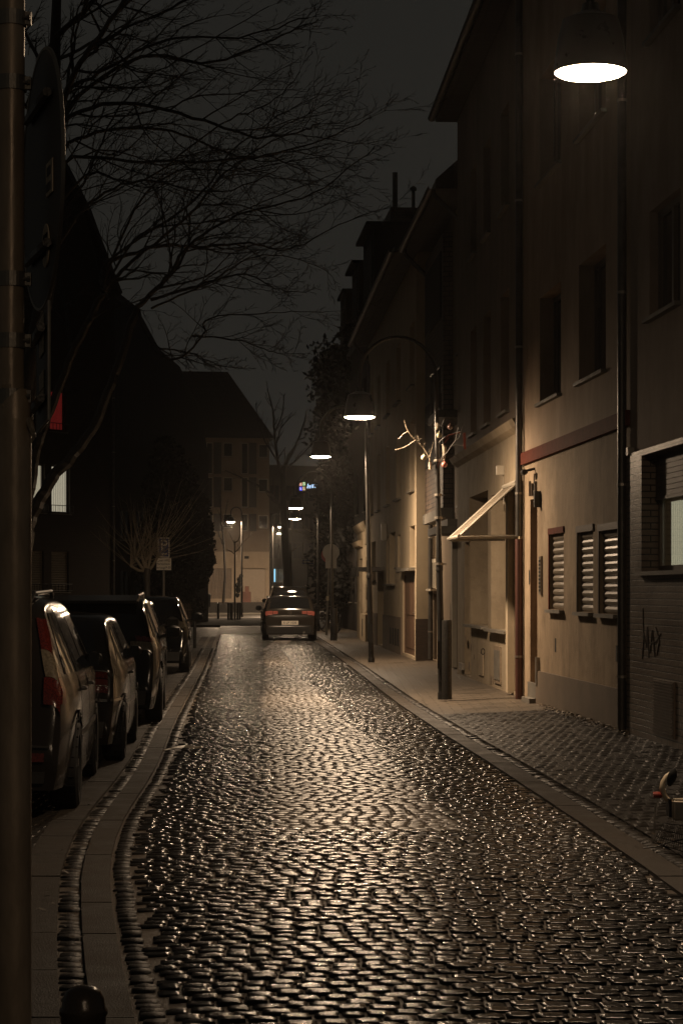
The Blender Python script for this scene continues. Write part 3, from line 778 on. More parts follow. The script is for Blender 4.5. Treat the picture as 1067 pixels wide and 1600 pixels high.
for i, (pa, pb) in enumerate(((640, 647), (619, 626), (603, 609), (589, 594), (579, 583))):
    for ya, yb, ref in ((655, 765, 647), (500, 600, 647)):
        if i == 0 and ya == 500: pass
        t0, t1 = sorted((fe.t(pa), fe.t(pb))); ops5.append(dict(t0=t0, t1=t1, z1=fe.z(ref, ya), z0=fe.z(ref, yb), depth=.18))
wl = MB(); wall_faces(wl, fe.L, 0, H5, ops5); shell(wl, fe.L, 0, H5, 9); wl.build('wall', M_cream, root)
for o in ops5:
    if o is gar: fill_door(root, o, M_wood5 if 'M_wood5' in globals() else mat('red_brown_boards', (.16, .095, .06), .55, var=.35, nscale=4, stretch=(1, 1, .3), bump=.3))
    elif o is d54: fill_door(root, o, M_darkwood)
    elif o is lo:
        pn = MB(); pn.box(o['t0'] + .002, o['t1'] - .002, -.35, -.31, o['z0'] + .002, o['z1'] - .002); pn.build('blind_niche', M_cream, root)
    else: fill_window(root, dict(o, mull=False, sillout=.09), M_brown)
z_ = .98
for a, b in ((gar['t1'] + .1, d54['t0'] - .12), (d54['t1'] + .12, fe.L - .02)):
    if b - a > .05: pl = MB(); pl.box(a, b, .003, .035, 0, z_); pl.build('plinth', mat('brown_plinth', (.17, .13, .095), .6, var=.25, bump=.3), root)
ed = MB(); ed.box(-.03, -.003, -.42, .03, 1.0, 8.9); ed.build('end_pilaster', M_cream, root)
ep = MB(); ep.box(-.036, -.002, -.42, .045, 0, .997); ep.build('pilaster_base', M_darkwood, root)
cp = MB(); cp.box(d54['t0'] - .25, d54['t1'] + .25, .003, .75, d54['z1'] + .02, d54['z1'] + .12); cp.box(d54['t0'] - .25, d54['t1'] + .25, .70, .76, d54['z1'] - .14, d54['z1'] + .02); cp.build('door_canopy', M_zinc, root)
cp = MB(); cp.box(gar['t0'] - .15, gar['t1'] + .25, .003, .16, gar['z1'] + .01, gar['z1'] + .08); cp.build('lintel', M_concrete, root)
sg = MB(); t_, zc = fe.t(603.5), fe.z(603.5, 830); sg.box(t_ - .10, t_ + .10, .004, .14, zc - .25, zc + .2); sg.build('house_sign', M_frame, root)
for px in (612, 616, 620, 624):
    vv = MB(); t_ = fe.t(px); vv.box(t_ - .25, t_ + .25, .036, .044, .25, .68); vv.build('cellar_grille', M_dark, root)
roof_part(root, fe.L, H5, 9, .50, t0=.12); gutter_part(root, fe.L, .50, H5 + .03, t0=.1)
downpipe(root, fe.L - 1.2, .06, .1, H5, .045, over=.45)

# ---- 6  low stucco portal beyond
ff = Fac((.83, 65.55), (.53, 72.0))
root = thing('stucco_portal', 'low pale stucco gate building with cornice and worn quoins beyond the cream house', 'gatehouse', (ff.p0.x, ff.p0.y, 0), ff.ang)
zc6 = ff.z(562, 823)
dn = dict(t0=3.4, t1=5.0, z0=.1, z1=2.7, depth=.3)
wl = MB(); wall_faces(wl, ff.L, 0, zc6, [dn]); shell(wl, ff.L, 0, zc6, 5); wl.build('wall', M_old, root)
q = MB()
for i in range(7): q.box(.1, 1.3, .003, .04 + .02 * (i % 2), 1.0 + .42 * i, 1.0 + .42 * i + .34)
q.box(-.02, 2.9, .004, .09, 0, .9); q.build('quoins', M_old, root)
cn = MB(); cn.prism([(.003, zc6 - .22), (.05, zc6 - .18), (.13, zc6 - .05), (.15, zc6 + .04), (.003, zc6 + .06)], -.02, ff.L, 'yz')
cn.prism([(.003, 3.05), (.14, 3.1), (.2, 3.25), (.003, 3.3)], 2.9, ff.L - .1, 'yz'); cn.build('cornice', M_old, root)
fill_door(root, dn, M_darkwood)
cg = MB(); cg.box(1.4, 1.8, .091, .10, .2, .75); cg.build('cellar_grille', M_dark, root)

# ---- 7  dark ivy-grown house with dormers
fg = Fac((1.05, 76), (-.42, 97))
root = thing('ivy_house', 'tall unlit house overgrown with ivy, boxy dormers and a chimney on its roof', 'house', (fg.p0.x, fg.p0.y, 0), fg.ang)
HG = 11.2; M_sooty = mat('sooty_render', (.018, .015, .013), .85, var=.3, spec=.2)
opg = [dict(t0=t_, t1=t_ + 1.1, z0=z_, z1=z_ + 1.6, depth=.2) for t_ in (2, 5.5, 9, 12.5, 16, 19) for z_ in (1.2, 4.6, 8.0)]
wl = MB(); wall_faces(wl, fg.L, 0, HG, opg); shell(wl, fg.L, 0, HG, 10); wl.build('wall', M_sooty, root)
for o in opg: fill_window(root, o, M_brown)
r = MB(); r.prism([(.1, HG), (-1.6, HG + 3.6), (-4.2, HG + 7.2), (-8.5, HG + 3.6), (-10.1, HG)], -.1, fg.L + .1, 'yz')
ro = r.build('roof', M_roof, root)
for a, b, z1 in ((17.5, 20.6, 14.9), (12.0, 15.6, 15.3), (4.5, 9.5, 15.6)):
    dm = MB(); dm.box(a, b, -4.0, -.35 if a > 17 else -.5, HG + .6 if a < 17 else HG + .9, z1); dm.box(a - .12, b + .12, -4.1, -.2, z1, z1 + .12); do = dm.build('dormer', M_sooty, ro)
    dw = MB(); dw.box(a + .5, b - .5, -.34 if a > 17 else -.49, -.31 if a > 17 else -.46, HG + 1.4, z1 - .5); dw.build('window', M_dark, do)
ch = MB(); ch.box(4.6, 7.4, -2.35, -1.15, HG + 1, 16.3); cho = ch.build('chimney', M_bricks, ro)
st = MB(); st.tube([(6, -1.45, 16.3), (6, -1.45, 17.9)], .10, 10); st.tube([(5.4, -2.1, 16.3), (5.4, -2.1, 17.1)], .07, 10); st.lathe([(.13, 17.1), (.13, 17.2), (0, 17.3)], 10, (5.4, -2.1, 0)); st.build('flue', M_zinc, cho)

def leaf_cloud(mb, centers, n, s, rs, squash=1.0):
    for _ in range(n):
        c, rad = rs.choice(centers)
        v = Vector((rs.gauss(0, 1), rs.gauss(0, 1), rs.gauss(0, 1))).normalized() * rad * (rs.random() ** .33)
        p = Vector(c) + Vector((v.x, v.y * squash, v.z))
        a = Vector((rs.gauss(0, 1), rs.gauss(0, 1), rs.gauss(0, 1))).normalized(); b = a.orthogonal().normalized()
        q = s * rs.uniform(.6, 1.4)
        mb.add([p - a * q, p + b * q * .6, p + a * q, p - b * q * .6], [(0, 1, 2, 3)])
rs = random.Random(8)
iv = MB()
cs_ = [((rs.uniform(8, fg.L + .3), rs.uniform(-.1, .55), rs.uniform(1, 12)), rs.uniform(.4, 1.0)) for _ in range(150)]
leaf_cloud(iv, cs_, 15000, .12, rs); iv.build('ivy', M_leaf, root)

# ---- left side: unlit brick houses, the far apartment house and what stands behind
def gabled(name, label, D, poly_px, depth, wm, rmat, ops=(), skew=0.0, zbase=0.0):
    """house front in a plane facing the viewer at distance D, outline from surveyed roofline; returns root and Fac"""
    xl = at(poly_px[0][0], 925, D).x; xr = at(poly_px[-1][0], 925, D).x
    f = Fac((xr, D + skew), (xl, D))
    root = thing(name, label, 'house', (f.p0.x, f.p0.y, 0), f.ang)
    pts = [(f.t(px), f.z(px, py)) for px, py in poly_px]
    zmin = min(p[1] for p in pts)
    return root, f, pts

fl1 = Fac((-8.78, 82.0), (-12.9, 76.0))
root = thing('brick_house', 'large dark brick house behind the bare tree, one curtained window lit white and one red', 'house', (fl1.p0.x, fl1.p0.y, 0), fl1.ang)
M_dbrick = brick_mat('dark_red_bricks', (.045, .028, .020), (.036, .022, .017), (.025, .02, .015), .25, .08, .012, rough=.7, bump=.8)
zs, zh = fl1.z(108, 803), fl1.z(108, 728)
W1 = dict(t0=fl1.t(110), t1=fl1.t(81), z0=zs, z1=zh, depth=.15, trans=.0)
W2 = dict(t0=fl1.t(71), t1=fl1.t(52), z0=zs, z1=zh, depth=.15)
zs2, zh2 = fl1.z(108, 925), fl1.z(108, 862)
W3 = dict(t0=fl1.t(108), t1=fl1.t(81), z0=zs2, z1=zh2, depth=.12, kind='shutter', mull=False)
W4 = dict(t0=fl1.t(69), t1=fl1.t(50), z0=zs2, z1=zh2, depth=.12, kind='shutter', mull=False)
zs3, zh3 = fl1.z(100, 675), fl1.z(100, 611)
W5 = dict(t0=fl1.t(104), t1=fl1.t(78), z0=zs3, z1=zh3, depth=.15)
wl = MB(); HL = fl1.z(100, 560); wall_faces(wl, fl1.L, 0, HL, [W1, W2, W3, W4, W5]); shell(wl, fl1.L, 0, HL, 12); wl.build('wall', M_dbrick, root)
M_curt = mat('lit_white_curtain', (.7, .66, .55), .8, var=.1, nscale=6, emit=(1.0, .93, .72), estr=.30)
M_redl = mat('red_lit_room', (.5, .05, .04), .8, var=.35, nscale=1.5, emit=(1.0, .08, .07), estr=.05)
for o, gm, lb in ((W1, M_curt, 'window with lit white curtains'), (W2, M_curt, 'window with lit white curtains'), (W3, M_glass, 'window closed by a pale shutter'), (W4, M_glass, 'window closed by a pale shutter'), (W5, M_redl, 'window glowing red')):
    fo = fill_window(root, dict(o, mull=False), M_darkwood, gm, label=lb)
    if gm is M_curt:
        c_ = MB(); nn = 9
        for i in range(nn):
            x = o['t0'] + .05 + (o['t1'] - o['t0'] - .1) * i / nn; c_.tube([(x, -.135, o['z0'] + .05), (x, -.135, o['z1'] - .05)], .012, 5)
        c_.build('curtain_folds', mat('shaded_curtain', (.55, .5, .4), .8, var=0, emit=(1., .9, .66), estr=.12), fo)
    rl = MB(); a, b, c = o['t0'] - .1, o['t1'] + .1, o['z0']
    for z in (c + .05, c + .30): rl.tube([(a, .10, z), (b, .10, z)], .015, 5)
    for i in range(7): x = a + (b - a) * i / 6; rl.tube([(x, .10, c + .02), (x, .10, c + .30)], .010, 4)
    for x in (a, b): rl.tube([(x, .10, c + .05), (x, .003, c + .05)], .012, 4)
    rl.build('railing', M_iron, fo)
rf = MB()
def rpt(px, py): return (fl1.t(px), fl1.z(px, py))
rf.prism([(0, HL), rpt(180, 462), rpt(175, 450), rpt(150, 385), rpt(130, 330), rpt(100, 272), rpt(70, 215), (fl1.L, fl1.z(30, 215)), (fl1.L, HL)], -12, -.02, 'xz')
rf.build('gable_wall', M_dbrick, root)
ev = MB()
sil = [rpt(180, 462), rpt(150, 385), rpt(130, 330), rpt(100, 272), rpt(70, 215)]
for (a, b) in zip(sil[:-1], sil[1:]):
    n_ = Vector((b[1] - a[1], -(b[0] - a[0]))).normalized() * -.2
    if n_.x > 0: n_ = -n_
    ev.prism([a, b, (b[0] + n_.x, b[1] + n_.y), (a[0] + n_.x, a[1] + n_.y)], -12.1, .25, 'xz')
ev.build('roof', M_roof, root)
downpipe(root, fl1.t(176), .06, .1, HL, .05)

fl2 = Fac((-7.05, 112), (-11.6, 104))
root = thing('brick_house', 'unlit house between the shrubs and the far apartment house, steep black roof', 'house', (fl2.p0.x, fl2.p0.y, 0), fl2.ang)
wl = MB(); H2 = fl2.z(240, 700)
o2 = [dict(t0=fl2.t(px) - .6, t1=fl2.t(px) + .6, z0=z_, z1=z_ + 1.5, depth=.2) for px in (270, 225, 200) for z_ in (1.2, 4.2)]
wall_faces(wl, fl2.L, 0, H2, o2); shell(wl, fl2.L, 0, H2, 14); wl.build('wall', M_dbrick, root)
for o in o2: fill_window(root, o, M_darkwood)
def rp2(px, py): return (fl2.t(px), fl2.z(px, py))
rf = MB(); rf.prism([(0, H2), rp2(314, 640), rp2(282, 573), rp2(250, 545), rp2(215, 480), rp2(165, 440), (fl2.L, fl2.z(165, 440)), (fl2.L, H2)], -14, -.02, 'xz'); rf.build('roof', M_roof, root)

D3 = 160.0
fl3 = Fac((at(421, 925, D3).x, D3), (at(250, 925, D3).x, D3 - 1.0))
root = thing('apartment_house', 'four storey apartment house with steep roof facing the end of the street', 'house', (fl3.p0.x, fl3.p0.y, 0), fl3.ang)
z = lambda py: CZ - (py - HZ) / F * D3
t = fl3.t
ops3 = []
shut = []
for ya, yb in ((692, 741), (746, 793), (803, 830)):
    ops3 += [dict(t0=t(333), t1=t(323), z0=z(yb), z1=z(ya), depth=.15, mull=False), dict(t0=t(388), t1=t(377), z0=z(yb), z1=z(ya), depth=.15, mull=False)]
    ops3 += [dict(t0=t(364), t1=t(349), z0=z(ya + 22), z1=z(ya), depth=.15), dict(t0=t(419), t1=t(404), z0=z(ya + 23), z1=z(ya + 2), depth=.15)]
    shut += [(t(346), t(334.5), z(yb), z(ya)), (t(401), t(389.5), z(yb), z(ya))]
ops3 += [dict(t0=t(415), t1=t(375), z0=.8, z1=z(888), depth=.3, g=1), dict(t0=t(362), t1=t(326), z0=1.1, z1=z(888), depth=.12, g=2), dict(t0=t(324), t1=t(318), z0=.9, z1=z(890), depth=.12)]
HE = z(685)
M_apt = stucco('apartment_render', (.28, .225, .175), .12, bump=.1)
wl = MB(); zsoc = z(862)
wall_faces(wl, fl3.L, zsoc, HE, [o for o in ops3 if o['z0'] > zsoc]); shell(wl, fl3.L, zsoc, HE, 10); wl.build('wall', M_apt, root)
wl = MB(); wall_faces(wl, fl3.L, 0, zsoc, [o for o in ops3 if o['z0'] < zsoc], y=.06); shell(wl, fl3.L, 0, zsoc, 9.9, y=.06); wl.build('ground_floor_wall', stucco('pale_ground_floor_render', (.46, .37, .28), .1, bump=.1), root)
for o in ops3:
    if o.get('g') == 1:
        p_ = MB(); p_.box(o['t0'] + .002, o['t1'] - .002, -.25, -.2, o['z0'], o['z1'])
        for i in range(6): zz = o['z0'] + (o['z1'] - o['z0']) * i / 6; p_.box(o['t0'] + .05, o['t1'] - .05, -.2, -.185, zz + .03, zz + .36)
        p_.build('garage_door', mat('pale_garage_door', (.40, .32, .24), .5, var=.1), root)
    elif o.get('g') == 2:
        p_ = MB(); n_ = 7; w = (o['t1'] - o['t0']) / n_
        for i in range(n_): p_.box(o['t0'] + i * w + .01, o['t0'] + (i + 1) * w - .01, -.1, -.06 + .02 * (i % 2), o['z0'], o['z1'] - .002)
        p_.build('brown_panels', mat('brown_panel', (.20, .15, .11), .5, var=.2), root)
    else: fill_window(root, dict(o, sill=True), M_frame, y=0 if o['z0'] > zsoc else .06)
for a, b, c, d_ in shut:
    sm = MB(); sm.box(a, b, .003, .05, c, d_); sm.build('folding_shutter', mat('dark_shutter_paint', (.045, .04, .036), .5, var=.2), root)
ll = MB(); ll.box(t(375), t(371), -.12, -.10, z(765), z(750)); ll.build('lit_pane', mat('faint_green_light', (.3, .4, .3), .6, var=.4, nscale=2, emit=(.6, .8, .55), estr=.06), root)
al = MB(); al.box(t(389), t(382), .065, .10, z(873), z(869)); al.build('house_sign', M_dark, root)
for yy in (742.5, 794, 860): bn = MB(); bn.box(.02, fl3.L - .02, .062, .12, z(yy + 1.3), z(yy)); bn.build('string_course', M_apt, root)
rf = MB(); zr = z(574)
A = [(-.35, .4, HE), (fl3.L, .4, HE), (fl3.L, -10.4, HE), (-.35, -10.4, HE)]; B_ = [(t(361), -3.6, zr), (fl3.L, -3.6, zr), (fl3.L, -6.5, zr), (t(361), -6.5, zr)]
rf.add(A + B_, [(3, 2, 1, 0), (4, 5, 6, 7), (0, 1, 5, 4), (1, 2, 6, 5), (2, 3, 7, 6), (3, 0, 4, 7)]); ro = rf.build('roof', M_roof, root)
sk = MB()
for px in (345, 378): sk.add([(t(px + 9), -.75, z(668)), (t(px - 5), -.75, z(668)), (t(px - 5), -2.0, z(643)), (t(px + 9), -2.0, z(643)), (t(px + 9), -.95, z(668)), (t(px - 5), -.95, z(668)), (t(px - 5), -2.2, z(643)), (t(px + 9), -2.2, z(643))], [(0, 1, 2, 3), (7, 6, 5, 4), (0, 3, 7, 4), (1, 5, 6, 2), (3, 2, 6, 7), (0, 4, 5, 1)])
sk.build('skylight', M_glass, ro)

# terrace in front of the apartment house
lw = MB(); lw.box(at(322, 0, 154).x, at(432, 0, 154).x, 153.6, 154, 0, .86); tag(lw.build('low_wall', mat('mossy_dark_wall', (.018, .015, .012), .8, var=.4)), 'low dark wall along the terrace before the apartment house', 'low wall')
tr_ = MB(); tr_.box(-40, at(432, 0, 154).x, 154.01, 161, -.07, .80); tag(tr_.build('terrace', M_concrete), 'raised terrace of the apartment house', 'terrace', kind='structure')
root = thing('brick_pillars', 'stepped red brick pillars beside the garage door', 'pillars', (at(384, 0, 156.5).x, 156.5, .80))
k = 156.5 / F
for name_, a, b, y1 in (('pillar', -7, -1.2, 924.5), ('tall_pillar', -1.1, 5, 916), ('pillar', 5.1, 8, 924.5)):
    p_ = MB(); p_.box(a * k, b * k, -.2, .2, 0, CZ - (y1 - HZ) * k - .8); p_.build(name_, brick_mat('red_bricks', (.20, .07, .045), (.17, .06, .04), (.07, .05, .04), .24, .08, .012), root)

# buildings far behind, beyond the crossing
fm = Fac((at(640, 0, 235).x, 235), (at(380, 0, 225).x, 225))
root = thing('far_building', 'dark long building far behind the crossing with a blue lit shop window', 'building', (fm.p0.x, fm.p0.y, 0), fm.ang)
zf = lambda px, py: fm.z(px, py)
shp = [dict(t0=fm.t(445), t1=fm.t(428), z0=zf(430, 911), z1=zf(430, 888), depth=.3, mull=True)]
rows = [dict(t0=fm.t(px) - .6, t1=fm.t(px) + .6, z0=zz, z1=zz + 1.7, depth=.2, sill=False) for px in (430, 448, 466, 484, 502, 520, 538, 556) for zz in (5.2, 8.4, 11.4)]
wl = MB(); HF = zf(450, 727); wall_faces(wl, fm.L, 0, HF, shp + rows); shell(wl, fm.L, 0, HF, 12); wl.build('wall', mat('far_brown_wall', (.09, .07, .052), .8, var=.3, nscale=.4), root)
for o in rows: fill_window(root, o, M_darkwood)
fo = fill_window(root, shp[0], M_darkwood, mat('dim_shop_light', (.3, .25, .18), .7, var=.5, nscale=1.2, emit=(.9, .75, .5), estr=.02))
ne = MB(); ne.box(fm.t(429.5), fm.t(428.3), .01, .1, zf(430, 909), zf(430, 889)); ne.build('neon_tube', mat('blue_neon', (.3, .6, .8), .5, var=0, emit=(.30, .70, .95), estr=1.5), fo)
ne = MB(); ne.box(fm.t(444), fm.t(442.5), .01, .1, zf(430, 905), zf(430, 893)); ne.build('neon_tube', mat('dim_blue_neon', (.3, .6, .8), .5, var=0, emit=(.3, .6, .85), estr=.5), fo)
lwm = MB(); lwm.box(-3.5, 12, 176, 176.3, 0, 1.9); tag(lwm.build('boundary_wall', mat('dim_boundary_wall', (.13, .105, .08), .8, var=.3, nscale=.6)), 'long plain wall beyond the crossing behind the parked cars', 'wall')
ps = MB(); p = at(453, 917, 150); ps.box(p.x - .06, p.x + .06, p.y - .05, p.y + .05, 0, p.z + .2)

# neon advertisement on the far building
D = 222.0; kk = D / F
root = thing('neon_sign', 'small neon sign with four coloured tiles and blue white script high on the far wall', 'neon sign', (at(489, 0, D).x, D, at(0, 760, D).z))
def nm(n, c, s): return mat('neon_' + n, c, .5, var=0, emit=c, estr=s)
bk = MB(); bk.box(-23 * kk, -11 * kk, .0, .25, -9 * kk, 8 * kk); bk.box(-10 * kk, 20 * kk, .1, .25, -2 * kk, 2 * kk); bk.build('sign_board', M_dark, root)
for nme, c, x0, z0, st_ in (('orange_tile', (1., .42, .25), -21.3, .5, .28), ('green_tile', (.12, .7, .15), -16.2, .8, .28), ('blue_tile', (.05, .08, 1.), -21.3, -6.6, .8), ('yellow_tile', (.9, .6, .2), -16.2, -6.4, .22)):
    q = MB(); q.box(x0 * kk, (x0 + 4.6) * kk, -.08, -.01, z0 * kk, (z0 + 6) * kk); tile = q.build('tile', nm(nme, c, st_), root)
for ch_, x0, z0 in (('a', -19, 3.6), ('B', -13.9, 3.8), ('k', -19, -3.6), ('L', -13.9, -3.4)):
    text_obj('tile_letter', ch_, 1.0 * 7 * kk, nm('tile_letter', (1., .85, .7), .95), root, (x0 * kk, -.12, z0 * kk), (R(90), 0, 0))
sc_ = MB(); rs = random.Random(4)
x = -9.0
strokes = [[(-9, -3), (-7.5, 5), (-7, -3)], [(-8.5, 0), (-5, 1), (-4.5, -3)], [(-4, -3), (-4, 2), (-1, -2), (-1, 3)], [(0, -2.5), (0, 2.5), (2.5, 2.5), (2.8, -2)], [(4, -2), (3.8, 2.6), (6, 2.8), (6.6, -1)], [(8, 2), (7.4, -1.5), (9.5, -1.8), (10, 2)], [(11, -.5), (12.5, 2.5), (13.5, .5)], [(14.5, 1.2), (15.5, 3)], [(16.5, 4.6), (17.6, 6.2)], [(18.6, 3.4), (19.2, 5)]]
for s_ in strokes: sc_.tube([(a * kk, -.05, b * kk) for a, b in s_], .055, 5)
sc_.build('script_tube', nm('script', (.55, .75, 1.), 1.0), root)

# ================================================================== STREET LAMPS
def lamp_post(label, base, arm, zl, lean=0.0, rad=.045, lens=M_lens, sgn=-1, rl=.215, cap=True, group='arched street lamps along the street', bell=.40, step=1.9):
    root = thing('street_lamp', label, 'street lamp', base, 0, group)
    zr = zl - base[2]; ztop = zr + bell + .22; ar = arm / 2
    p = MB(); lx_ = lambda z: lean * z / (zr + 1.2)
    p.tube([(lx_(z), 0, z) for z in (0, step * .5, step)], [rad * 1.25, rad * 1.2, rad * 1.12], 14)
    p.tube([(lx_(z), 0, z) for z in np.linspace(step, ztop, 6)], [rad * (1 - .25 * q / 5) for q in range(6)], 14)
    p.lathe([(rad * 1.5, 0), (rad * 1.5, .09), (rad * 1.27, .12)], 16); p.lathe([(rad * 1.3, step - .03), (rad * 1.3, step + .04), (rad, step + .07)], 14, (lx_(step), 0, 0))
    po = p.build('pole', M_iron, root, smooth='auto')
    ax = lx_(ztop); a = MB(); pts = []
    for q in range(15):
        an = math.pi * q / 14; pts.append((ax + sgn * (ar - ar * math.cos(an)), 0, ztop + ar * math.sin(an)))
    pts.append((pts[-1][0], 0, zr + bell))
    a.tube(pts, rad * .62, 10); a.build('arm', M_iron, root, smooth='auto')
    hx = pts[-1][0]; h = MB()
    h.lathe([(.0, zr + bell + .03), (.05, zr + bell + .03), (.06, zr + bell - .02), (rl * .80, zr + bell - .07), (rl * .93, zr + bell * .55), (rl * 1.04, zr + .06), (rl * 1.06, zr + .012), (rl * 1.02, zr + .006), (rl * 1.01, zr + .012), (0, zr + .03)], 28, (hx, 0, 0))
    ho = h.build('lamp_housing', M_iron, root, smooth='auto')
    l = MB(); n = 32
    l.lathe([(0, zr - .022), (rl * .35, zr - .020), (rl * .7, zr - .013), (rl * .92, zr - .003), (rl * 1.0, zr + .010)], n, (hx, 0, 0))
    l.build('lamp_glass', lens, ho, smooth=True)
    for z_, rr in ((1.1, 1.0),):
        d_ = MB(); d_.box(-.05 + lx_(.8), .05 + lx_(.8), -rad * 1.25 - .012, -rad * 1.0, .45, .85); d_.build('service_door', M_iron, root)
    return root
lp1 = lamp_post('nearest street lamp, its disc hanging at the top right of the photo', (2.66, 13.0, .06), 1.13, 4.79, 0, lens=M_lensN)
lp0 = lamp_post('unseen street lamp behind the viewer, added to light the near sign pole', (2.95, -4.5, .06), 1.13, 4.79, 0, lens=mat('added_rear_lamp_glass', (1, .9, .75), .4, var=0, emit=LAMP_COL, estr=LAMP_POWER * .20))  # unseen extra lamp, added to brighten the near pole and foreground
lp2 = lamp_post('street lamp whose pole carries the ornament twigs and stands beside the short post', tuple(gp(690, 1093, .04)), 1.10, 4.13, lean=-.10, rad=.04)
lp3 = lamp_post('street lamp whose pole stands before the cream house', tuple(gp(580, 1035, .04)), 1.0, 4.59, lean=-.13, rad=.05)
lp4 = lamp_post('street lamp whose pole stands in front of the round sign', tuple(gp(519, 1001, .05)), 1.13, 4.26, lean=-.03, rad=.045, lens=M_lensM)
lp5 = lamp_post('street lamp with slim pole behind the one before the round sign', (-.93, 84, .05), .92, 4.5, rad=.045, lens=M_lensM)
lp8 = lamp_post('street lamp at the far left in front of the apartment house', (at(378, 0, 135).x, 135, .0), .70, 6.06, rad=.06, lens=M_lensS, rl=.24)
lp6 = lamp_post('far street lamp at the corner of the apartment house, the upper of two small lights', (at(425.5, 0, 150).x, 150, 0), .6, 6.2, rad=.09, lens=M_lensS, sgn=1, rl=.2)
lp7 = lamp_post('farthest street lamp, the lower of two small lights beyond the crossing', (at(447, 0, 190).x, 190, 0), .55, 6.84, rad=.07, lens=M_lensS, rl=.26)
# second leg in the collar of lamp 4 and the stub post beside lamp 2
b2 = gp(697.5, 1093, .04)
pm = MB(); pm.lathe([(.078, 0), (.075, .02), (.072, 1.13), (.066, 1.15), (0, 1.152)], 20)
tag(place(pm.build('bollard', mat('scratched_black_post', (.03, .028, .025), .38, .2, var=.5, nscale=40, bump=.4, bscale=60, rvar=.15), smooth='auto'), (b2.x, b2.y - .06, .045)), 'short thick black post standing close beside the lamp pole', 'bollard')
b3 = gp(522.5, 1001, .05)
pm = MB(); pm.lathe([(.07, 0), (.07, 1.0), (.06, 1.02), (0, 1.025)], 16)
tag(place(pm.build('bollard', M_iron, smooth='auto'), (b3.x + .02, b3.y - .12, .05)), 'short thick black post before the lamp pole near the round sign', 'bollard')
# collars and clips on the pole of lamp 2
cl = MB()
for z_, r_ in ((2.62, .06), (2.95, .055), (1.95, .06), (3.45, .05)):
    cl.tube([(-.10 * z_ / 5.3, 0, z_), (-.10 * z_ / 5.3, 0, z_ + .035)], r_, 12); cl.box(-.10 * z_ / 5.3, -.10 * z_ / 5.3 + .10, -.012, .012, z_ + .008, z_ + .024)
cl.build('pole_clamps', M_galv, lp2)

# twigs with ornaments tied to the pole of lamp 2
D2 = lp2.location.y
root = thing('ornament_twigs', 'bare twigs tied to the lamp pole', 'twigs', (lp2.location.x - .08, D2 - .07, 3.25))
def o2(px, py, dy=0.0):
    p = at(px, py, D2); return Vector((p.x, p.y + dy, p.z)) - root.location
tw = MB()
for pts, r in (([(672, 734), (671, 716), (662, 700), (650, 689), (640, 678), (634, 668), (631, 656)], .012), ([(649, 688), (637, 696), (629, 700), (617, 703)], .009), ([(637, 674), (630, 678), (623, 686)], .008), ([(671, 714), (675, 700), (677, 690)], .009),
                ([(655, 692), (652, 680), (647, 684)], .006), ([(660, 698), (664, 692), (668, 692)], .006)):
    tw.tube([o2(a, b, -.02 + .03 * math.sin(i)) for i, (a, b) in enumerate(pts)], [r * (1 - .6 * i / (len(pts) - 1)) for i in range(len(pts))], 6)
rsx = random.Random(33)
for (a, b) in ((650, 689), (662, 700), (668, 708), (656, 694)):
    for _ in range(2):
        an = rsx.uniform(-1.3, 1.3); L_ = rsx.uniform(.03, .10); p = o2(a, b, -.02); q_ = p + Vector((math.sin(an) * L_, rsx.uniform(-.05, .05), math.cos(an) * L_ * .8)); m__ = p.lerp(q_, .5) + Vector((rsx.gauss(0, .012), 0, rsx.gauss(0, .012)))
        tw.tube([p, m__, q_], [.0045, .0035, .002], 4)
tw.build('twig', M_paletwig, root)
tw = MB()
for pts, r in (([(686, 727), (690, 715), (698, 707), (703, 699), (710, 690), (714, 670)], .009), ([(703, 698), (712, 695), (722, 698)], .006), ([(684, 693), (692, 685), (700, 680), (712, 677), (718, 676)], .008), ([(718, 676), (722, 666), (724, 664)], .006), ([(684, 680), (688, 668), (693, 656)], .007), ([(678, 672), (668, 662), (662, 658)], .004), ([(693, 712), (700, 712), (712, 717)], .004), ([(708, 692), (716, 684), (720, 672)], .004)):
    tw.tube([o2(a, b, -.02 - .05 * i) for i, (a, b) in enumerate(pts)], [r * (1 - .5 * i / (len(pts) - 1)) for i in range(len(pts))], 5)
tw.build('twig', M_twig, root)
for P_, r_ in (([o2(672, 733), o2(672, 722)], .024), ([o2(693, 720, -.06), o2(694, 700, -.06), o2(691, 694, -.06)], [.016, .030, .016]), ([o2(682, 672, -.05), o2(684, 662, -.05)], [.016, .030])):
    wr = MB(); wr.tube(P_, r_, 8); wr.build('wrapping', mat('crumpled_tape', (.34, .30, .23), .5, var=.4, nscale=20, bump=.8), root)
for px, py, c, lb, dy in ((662, 715, (.55, .5, .36), 'white ball ornament hanging left of the lamp pole', -.05), (686, 680, (.42, .40, .27), 'greenish white ball ornament right of the lamp pole', -.12), (694, 726, (.62, .20, .16), 'pink ball ornament hanging lowest in the twigs', -.12), (703, 667, (.10, .06, .05), 'dim dark ball ornament at the upper right of the twigs', .1)):
    p = at(px, py, D2 + dy); b_ = MB(); prof = [(.042 * math.sin(math.pi * i / 10), .042 * -math.cos(math.pi * i / 10)) for i in range(11)]
    b_.lathe(prof, 16); b_.tube([(0, 0, .04), (0, 0, .056)], .010, 6)
    b_.tube([(0, 0, .05), (0, 0, .12)], .0025, 4)
    tag(place(b_.build('ball_ornament', mat('ornament_%d' % px, c, .3, var=.05, spec=.5), smooth='auto'), p), lb, 'ornament', 'ball ornaments on the lamp pole twigs')
rb = MB()
